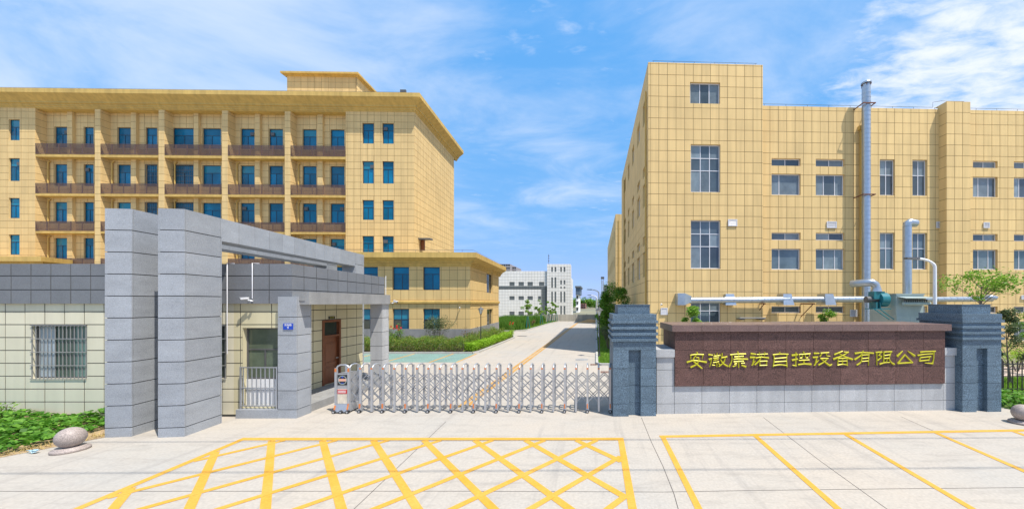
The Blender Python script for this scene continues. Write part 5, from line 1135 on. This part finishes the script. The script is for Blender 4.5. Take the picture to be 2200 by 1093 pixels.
e3 = sdW * 4; MB().prism([(tx0, -.45), (tx1 - .05, -.45), (tx1 + e3.x - .05, e3.y - .5), (tx0, e3.y - .5)], 0, z1t - .05).build('tower_core', M['tileg'], wb)
e4 = sdW * 14; MB().prism([(uw(1060), .05), (tx1 - .05, .05), (tx1 + e4.x - .05, e4.y), (uw(1060), e4.y)], 0, z1t - 3.1).build('core', M['tileg'], wb)
MB().prism([(uw(1060), .05), (tx0 + .1, .05), (tx0 + .1, 9), (uw(1060), 9)], z1t - 3.1, z0t - .03).build('core', M['tilew'], wb)
q = MB(); q.tube([(tx0 + .2, 1, z1t), (tx0 + .2, 1, z1t + 2.6)], .06, 5)
for k in range(3): q.box(tx0 - .0, tx0 + .4, .97, 1.03, z1t + .9 + k * .6, z1t + 1.0 + k * .6)
q.build('antenna', M['frame_k'], wb)
finish_tiles(wb, 0, name='tile')
def far_block(name, label, px0, px1, ytop, d, depth, mat, nfl, ncol, cat='building', roof=None):
    t = thing(name, label, cat, (X_at(px0, d), d, 0)); w = X_at(px1, d) - X_at(px0, d); h = Z_at(ytop, d)
    MB().box(0, w, .2, depth, -.1, h).build('wall', mat, t)
    for i in range(nfl):
        for j in range(ncol):
            a = w * (j + .2) / ncol; b = w * (j + .8) / ncol; z = h * (i + .35) / nfl; z2 = h * (i + .85) / nfl
            f = MB().box(a, b, .1, .19, z, z2).build('window', M['frame_k'], t); MB().box(a + .15, b - .15, .08, .099, z + .15, z2 - .15).build('pane', M['glass_k'], f)
        MB().box(-.2, w + .2, -.3, .1, h * (i + .93) / nfl, h * (i + 1) / nfl - .01).build('balcony', mat, t)
    if roof: roof(t, w, h, depth)
    return t
far_block('apartment_tower', 'distant grey brown apartment block showing above the annex roof corner', 1072, 1096, 567, 420, 30, M['far'], 14, 5)
far_block('apartment_tower', 'distant lower grey brown apartment block stepping down behind the white building', 1096.5, 1109, 573, 430, 30, M['far'], 13, 3)
far_block('far_building', 'small white building with dark projecting roof right of the white block', 1237.5, 1243, 633, 130, 16, M['tilew'], 3, 1, roof=lambda t, w, h, dp: (MB().box(-.1, w + .5, -.5, dp, h + .02, h + 2.6).build('roof', material('slate_roof', (.10, .14, .19), .7, .1), t), MB().box(-.3, w + .95, -.9, dp, h + 2.6, h + 3.2).build('roof_edge', M['tileg'], t)))
far_block('far_building', 'distant reddish shed beyond the boundary wall', 1244, 1258, 652, 210, 20, material('brick_far', (.30, .15, .12), .9, .1), 2, 3)
far_block('far_building', 'distant grey block peeking out beside the second factory block', 1298, 1312, 612, 230, 20, M['far'], 8, 3)
mt = thing('lattice_mast', 'distant steel lattice mast rising beside the second factory block', 'mast', (X_at(1294.5, 190), 190, 0)); hm = Z_at(598, 190); q = MB(); s = .55
for x, y in ((-s, -s), (s, -s), (s, s), (-s, s)): q.tube([(x, y, 0), (x * .8, y * .8, hm)], .09, 5)
for k in range(int(hm / 1.2)):
    for a, b in (((-s, -s), (s, -s)), ((s, -s), (s, s)), ((s, s), (-s, s)), ((-s, s), (-s, -s))):
        q.tube([(a[0], a[1], k * 1.2), (b[0], b[1], k * 1.2)], .05, 4, False); q.tube([(a[0], a[1], k * 1.2), (b[0], b[1], k * 1.2 + 1.2)], .05, 4, False)
q.build('mast_frame', M['far'], mt); MB().box(-.9, .9, -.9, .9, hm - .3, hm + .9).build('mast_head', M['frame_k'], mt)
# sand heap near the road end
sd_ = MB(); n = 20; rings = []
for r, z in ((1.6, .0), (1.2, .25), (.7, .5), (.25, .62)): rings.append([(math.cos(6.283 * k / n) * r * (1.25 + R.uniform(-.12, .12)), math.sin(6.283 * k / n) * r * .8, z + (R.uniform(-.04, .04) if z else .01)) for k in range(n)])
V = [p for r in rings for p in r]; sd_.mesh_faces(V, [(i * n + k, i * n + (k + 1) % n, (i + 1) * n + (k + 1) % n, (i + 1) * n + k) for i in range(3) for k in range(n)] + [tuple(range(3 * n, 4 * n))], True)
o = sd_.build('sand_heap', material('sand', (.50, .30, .13), .95, .2, 3, bump=.5)); o.location = (X_at(1268, 64), 64, 0); tag(o, 'small heap of orange sand at the far end of the road', 'sand heap')
def drain(label, x, y, w, h, mat='rust'):
    t = thing('drain_grate', label, 'drain', (x, y, .004)); q = MB(); q.box(-w / 2, w / 2, -h / 2, -h / 2 + .04, 0, .012); q.box(-w / 2, w / 2, h / 2 - .04, h / 2, 0, .012); q.box(-w / 2, -w / 2 + .04, -h / 2 + .04, h / 2 - .04, 0, .012); q.box(w / 2 - .04, w / 2, -h / 2 + .04, h / 2 - .04, 0, .012); q.build('frame', M[mat], t)
    q = MB(); n = int(w / .07)
    for k in range(1, n): q.box(-w / 2 + k * w / n - .02, -w / 2 + k * w / n + .02, -h / 2 + .041, h / 2 - .041, 0, .008)
    q.build('grate_bars', M[mat], t)
p = G(1275, 783); drain('rusty drain grate by the lawn kerb', p[0], p[1], .35, .45)
p = G(1302, 799); drain('rusty drain grate just behind the left slate gate pillar', p[0] - .05, p[1], .45, .35)
p = G(1122, 721.5); drain('dark drain grate in the road near the hedge corner', p[0], p[1], 1.0, .5, 'frame_k')
mh = thing('manhole_cover', 'round grey manhole cover in the driveway behind the gate', 'manhole cover', (*G(1250, 772), .002)); MB().lathe([(.42, 0), (.42, .006), (.40, .008), (.001, .008)], 28).build('cover', M['cement'], mh)
# overhead cables: strung above the forecourt, seen here by their shadows
for z, y, s in ((12.5, 5.75, .3), (12.0, 4.2, .25)):
    q = MB(); q.tube([(x, y + .012 * x, z - s + s * (x / 34) ** 2) for x in np.linspace(-40, 40, 17)], .017, 5); o = q.build('overhead_cable', M['black'])
    tag(o, 'thin black overhead cable strung high across the forecourt, ' + ('nearer the gate' if y > 5 else 'nearer the street'), 'cable')

# ================================================================== PLANTING
def veg(name, label, cat, pts, size, mat, group=None, kind=None, **kw):
    o = link_mesh(name, leaf_mesh(np.asarray(pts), size, mat, name, **kw), None); return tag(o, label, cat, group, kind)
# clipped hedges before the annex
def hedge(label, n1, n2, boxes, mat1, seed):
    t = thing('hedge', label, 'hedge'); P = []
    for i, (x0, x1, y0, y1, z1, n, l) in enumerate(boxes): P.append(shrub_points(n, x0, x1, y0, y1, .08, z1, seed + i, l))
    link_mesh('foliage', leaf_mesh(np.concatenate(P), .085, mat1, 'foliage'), t)
    q = MB()
    for x0, x1, y0, y1, z1, n, l in boxes:
        for k in range(int((x1 - x0) * 2.5)):
            x = R.uniform(x0, x1); y = R.uniform(y0, y1); q.tube([(x, y, .05), (x + R.uniform(-.08, .08), y, z1 * .7)], .012, 4, False)
    q.build('stems', M['bark'], t, kind='stuff'); return t
hedge('long clipped hedge of green and reddish leaves along the annex front', 0, 0, [(-24, -9.3, 25.14, 27.6, .98, 40000, .14), (-10.6, -9.2, 27.6, 36.6, 1.0, 11000, .18)], L_hedge, 11)
hedge('low lime green hedge strip along the road kerb beside the reddish hedge', 0, 0, [(-9.5, -8.72, 25.3, 27.5, .72, 4500, .09), (-9.3, -8.5, 27.3, 37.0, .66, 11000, .09)], L_lime, 21)
def bush(label, x, y, h, w, mat, n, seed, group=None, z0=.06, size=.075, name='shrub', stems=7, bark='bark', flowers=0, cat='shrub'):
    rr = np.random.default_rng(seed); t = thing(name, label, cat, (x, y, z0), 0, group); q = MB(); P = []
    for k in range(stems):
        a = 6.283 * k / stems + rr.uniform(-.4, .4); rad = w * rr.uniform(.2, .5); top = np.array([math.cos(a) * rad, math.sin(a) * rad, h * rr.uniform(.65, .95)])
        q.tube([(math.cos(a) * .05, math.sin(a) * .05, -.03), tuple(top * np.array([.45, .45, .5])), tuple(top)], [.022, .016, .006], 5, False)
        for j in range(3): P.append(blob(max(6, int(n / stems / 3)), top * rr.uniform(.62, 1.0) + rr.normal(scale=w * .08, size=3), (w * .24, w * .24, h * .14), rr, .1))
    q.build('stems', M[bark], t); link_mesh('foliage', leaf_mesh(np.concatenate(P), size, mat, 'foliage', r=rr), t)
    if flowers:
        q = MB()
        for k in range(flowers):
            c = Vector((rr.uniform(-w * .3, w * .4), rr.uniform(-.3, .0), h * rr.uniform(.8, 1.02)))
            for m_ in range(9): d = Vector(rr.normal(size=3)).normalized(); e = d.orthogonal().normalized(); f = d.cross(e); q.face([c + d * .05 + e * .05, c + d * .06 + f * .05, c + d * .05 - e * .05, c + d * .04 - f * .05])
        q.build('flowers', L_petal, t)
    return t
bush('grey green shrub with pale bare stems before the right annex window', X_at(940, 27.9), 27.9, 2.6, 2.0, L_dark, 2600, 31, stems=11, size=.09)
bush('sparse reddish sapling at the annex corner behind the lantern lamp', X_at(1008, 28.6), 28.6, 1.75, 1.7, L_red, 150, 32, stems=7, size=.10)
bush('rose bush with red flowers rising from the hedge beside the guardhouse porch', X_at(851, 26.6), 26.6, 1.85, 1.1, L_tree, 900, 33, stems=8, flowers=7)
bush('rose bush with red flowers at the far corner of the annex', X_at(1099, 37.2), 37.2, 1.5, .9, L_tree, 500, 34, flowers=5)
bush('round purple leaved shrub by the field kerb, first in line', X_at(1119, 50), 48.8, 1.05, 1.1, L_red, 700, 35, group='purple shrubs')
bush('round purple leaved shrub by the field kerb, beyond the first', X_at(1146, 54), 53, 1.05, 1.1, L_red, 700, 36, group='purple shrubs')
# field of tall grass
def blades(name, label, n, fx, h, mat, seed, lean=.25, w=.02, cat=None, kind='stuff'):
    rr = np.random.default_rng(seed); p = fx(rr, n); m = len(p); a = rr.uniform(0, 6.283, m); hh = h * rr.uniform(.5, 1.15, m); ln = rr.normal(scale=lean, size=(m, 2)) * hh[:, None]; ww = w * rr.uniform(.7, 1.4, m)
    d = np.stack([np.cos(a) * ww, np.sin(a) * ww, np.zeros(m)], 1); t = p + np.concatenate([ln, hh[:, None]], 1)
    v = np.stack([p - d, p + d, t], 1).reshape(-1, 3); me = bpy.data.meshes.new(name); me.vertices.add(3 * m); me.vertices.foreach_set('co', v.astype(np.float32).ravel()); me.loops.add(3 * m); me.loops.foreach_set('vertex_index', np.arange(3 * m, dtype=np.int32))
    me.polygons.add(m); me.polygons.foreach_set('loop_start', np.arange(0, 3 * m, 3, dtype=np.int32)); me.polygons.foreach_set('loop_total', np.full(m, 3, dtype=np.int32)); me.materials.append(mat); me.update(calc_edges=True)
    o = link_mesh(name, me, None); tag(o, label, cat, None, kind); return o
blades('tall_grass', 'tall green grass filling the field beyond the annex', 26000, lambda r, n: np.stack([r.uniform(-17, -9.6, n), r.uniform(45.5, 68, n), np.full(n, -.03)], 1), 1.35, L_grass, 41, .15, .035, 'grass')
blades('verge_grass', 'short mown grass along the field kerb', 9000, lambda r, n: (lambda y: np.stack([np.interp(y, [44.7, 46.5, 52, 60, 68.4], [-10.2, -9.0, -8.6, -8.15, -7.1]) - r.uniform(.1, 1.6, n), y, np.full(n, 0.0)], 1))(r.uniform(44.8, 68.4, n)), .22, L_light, 42, .2, .03, 'grass')
blades('lawn_grass', 'mown bright grass on the road side lawn strip', 26000, lambda r, n: np.stack([r.uniform(.18, 3.4, n), 20.5 + 36 * r.uniform(0, 1, n) ** 1.6, np.full(n, .05)], 1), .11, L_light, 43, .25, .018, 'grass')
for i, (px, d, h, sp) in enumerate(((1133.5, 48, 4.1, .85), (1162.7, 57, 4.2, 1.0), (1178.4, 62.5, 3.9, .7), (1186, 65.5, 3.8, .7), (1195, 67.5, 3.9, .6))):
    x = X_at(px, d)
    nm = ['nearest to the annex', 'second in line, thin and open', 'third from the annex', 'fourth from the annex', 'farthest, by the boundary wall'][i]
    t = tree('young_tree', 'young tree with green support pole by the field kerb, ' + nm, 'tree', x, d, h, 1.5, sp, L_light, 12, 1100, .17, 'young trees along the field', seed=50 + i, tr=.04)
    q = MB(); 
    for a in (0, 2.1, 4.2): q.tube([(.32 * math.cos(a), .32 * math.sin(a), -.02), (.07 * math.cos(a), .07 * math.sin(a), 1.75)], .05, 6)
    q.build('support_pole', M['pole_g'], t)
# road side strip right of the road
tree('street_tree', 'bushy dark green tree before the factory side wall, above the left slate pillar', 'tree', X_at(1326, 31), 31, 5.3, 1.2, 1.85, L_tree, 34, 11000, .15, 'trees along the factory side', seed=61, tr=.08)
tree('street_tree', 'mid green tree on the factory strip behind the lantern lamp', 'tree', X_at(1312, 38.5), 38.5, 4.3, .9, 1.5, L_tree, 22, 5000, .16, 'trees along the factory side', seed=62, tr=.07)
tree('street_tree', 'lighter green tree on the factory strip near the second street lamp', 'tree', X_at(1303, 47), 47, 4.2, .9, 1.4, L_light, 18, 3600, .17, 'trees along the factory side', seed=63, tr=.07)
tree('street_tree', 'small distant green tree at the far end of the factory strip', 'tree', X_at(1297, 58), 58, 4.2, 1.2, 1.2, L_tree, 12, 1400, .17, 'trees along the factory side', seed=64, tr=.07)
bush('loose green shrub on the lawn strip behind the slate pillar', X_at(1308, 27), 27, 1.75, 1.5, L_dark, 2200, 65, stems=10)
bush('dark green shrub on the lawn strip under the street trees', X_at(1301, 34), 34, 1.7, 1.4, L_tree, 1800, 66, stems=9)
bush('brownish green shrub farther along the lawn strip', X_at(1296, 44), 44, 1.9, 1.5, L_hedge, 1500, 67, stems=9)
# trees that rise behind the sign wall and the right pillar
tree('sign_wall_tree', 'small bright green tree top showing over the left part of the sign wall', 'tree', X_at(1491, 15.6), 15.6, 3.45, 1.9, .72, L_light, 16, 1900, .10, 'small trees behind the sign wall', seed=71)
tree('sign_wall_tree', 'small bright green tree top showing over the middle of the sign wall', 'tree', X_at(1785, 15.6), 15.6, 3.28, 1.8, .62, L_light, 12, 1300, .10, 'small trees behind the sign wall', seed=72)
tree('ornamental_tree', 'bright green layered tree spreading above the right slate gate pillar', 'tree', X_at(2108, 16.2), 16.2, 5.1, 3.5, 1.5, L_light, 13, 1900, .12, None, seed=74, tr=.06, shape=1.0)
tree('garden_tree', 'leafy grey stemmed tree behind the iron fence at the right edge', 'tree', X_at(2172, 15.6), 15.6, 3.4, .9, .75, L_dark, 18, 2600, .10, None, seed=75)
tree('garden_tree', 'small leafy tree at the far right edge beyond the fence', 'tree', X_at(2215, 17.5), 17.5, 3.2, .8, .9, L_tree, 14, 1100, .10, None, seed=76)
bush('green shrub row clump behind the iron fence', X_at(2185, 18.6), 18.6, 1.5, 1.6, L_lime, 900, 77, z0=0)
bush('reddish shrub clump behind the iron fence', X_at(2204, 19.5), 19.5, 1.6, 1.2, L_hedge, 700, 78, z0=0)
blades('fence_grass', 'bright grass behind the iron fence', 5000, lambda r, n: np.stack([r.uniform(15.2, 22, n), r.uniform(14.2, 16.8, n), np.full(n, .01)], 1), .16, L_light, 79, .25, .02, 'grass')
def creeper_pts(r, n):
    c = np.stack([r.uniform(14.05, 19, n), r.uniform(10.9, 13.1, n), np.zeros(n)], 1); k = (c[:, 1] > 11.9 - (c[:, 0] - 14) * .35) & (c[:, 1] < 13.2); c = c[k]; c[:, 2] = r.uniform(.03, .34, len(c)) * np.clip((c[:, 1] - 10.6), .3, 1.3); return c
rr = np.random.default_rng(81)
veg('ground_creeper', 'green creeping vines spilling over the pavement beside the right gate pillar', 'creeper', np.concatenate([creeper_pts(rr, 2600), np.stack([13.5 + .9 * rr.uniform(0, 1, 150), 10.3 + 1.3 * rr.uniform(0, 1, 150), rr.uniform(.02, .08, 150)], 1)]), .13, L_weed, kind='stuff', up=1.2, aspect=.85, r=rr)
# weeds left of the portal piers
rr = np.random.default_rng(82); n = 7000
x = rr.uniform(-22, -13.15, n); y = rr.uniform(7.2, 11.1, n); edge = np.interp(x, [-22, -17.3, -13.85, -13.1], [0, 2.2, 8.4, 9.75]); k = (y > edge + .25 + rr.normal(scale=.12, size=n)) & ~((x > -13.9) & (y < 10.2))
x, y = x[k], y[k]; hgt = .30 * (0.55 + .45 * np.sin(x * 2.1 + y) * np.cos(y * 1.7 - x * .6)) * np.clip((y - np.interp(x, [-22, -17.3, -13.85, -13.1], [0, 2.2, 8.4, 9.75])) * 1.2, .15, 1)
pts = np.stack([x, y, .03 + hgt * rr.uniform(.25, 1.0, len(x)) + .04], 1)
veg('weeds', 'dense green broad leaved weeds at the foot of the cream guardhouse wall', 'weeds', pts, .15, L_weed, kind='stuff', up=1.3, aspect=.9, r=rr)
bush('thin tall weed against the cream guardhouse wall at the left edge', X_at(10, 10.9), 10.9, .55, .5, L_light, 90, 83, name='weed', z0=.01, stems=4, cat='weed')
bush('dry tuft of weeds by the foot of the left portal pier', X_at(222, 10.8), 10.6, .3, .5, L_dark, 120, 84, name='weed', z0=.01, stems=5, cat='weed')
dry = blades('dry_straw', 'dry yellow straw on the soil edge beside the portal pier', 500, lambda r, n: (lambda t: np.stack([-15.2 + 2.1 * t + r.normal(scale=.12, size=n), 6.0 + 3.6 * t + r.uniform(.05, .5, n), np.full(n, .012)], 1))(r.uniform(0, 1, n)), .12, material('straw', (.45, .33, .12), .9, .2), 85, .9, .008, 'straw')
lt = MB(); c = G(72, 973)
for k in range(14): a = [Vector((R.uniform(-.14, .14), R.uniform(-.06, .06), R.uniform(.01, .09))) for _ in range(3)]; lt.face(a)
o = lt.build('plastic_wrapper', material('pale_blue_plastic', (.45, .62, .68), .4, .2)); o.location = (c[0], c[1], .012); tag(o, 'crumpled pale blue plastic wrapper on the soil edge left of the bollard', 'litter')
# far wood line
P = []
for i in range(26):
    d = R.uniform(230, 330); px = 1140 + i * 7.5; h = R.uniform(5.0, 8.5)
    P += [blob(60, (X_at(px, d) + R.uniform(-3, 3), d, h * R.uniform(.1, .75)), (3.2, 2, h * .3), rng, .2) for _ in range(6)]
veg('distant_woods', 'hazy green wood line far beyond the boundary wall', 'woods', np.concatenate(P), 1.3, L_tree, kind='stuff')
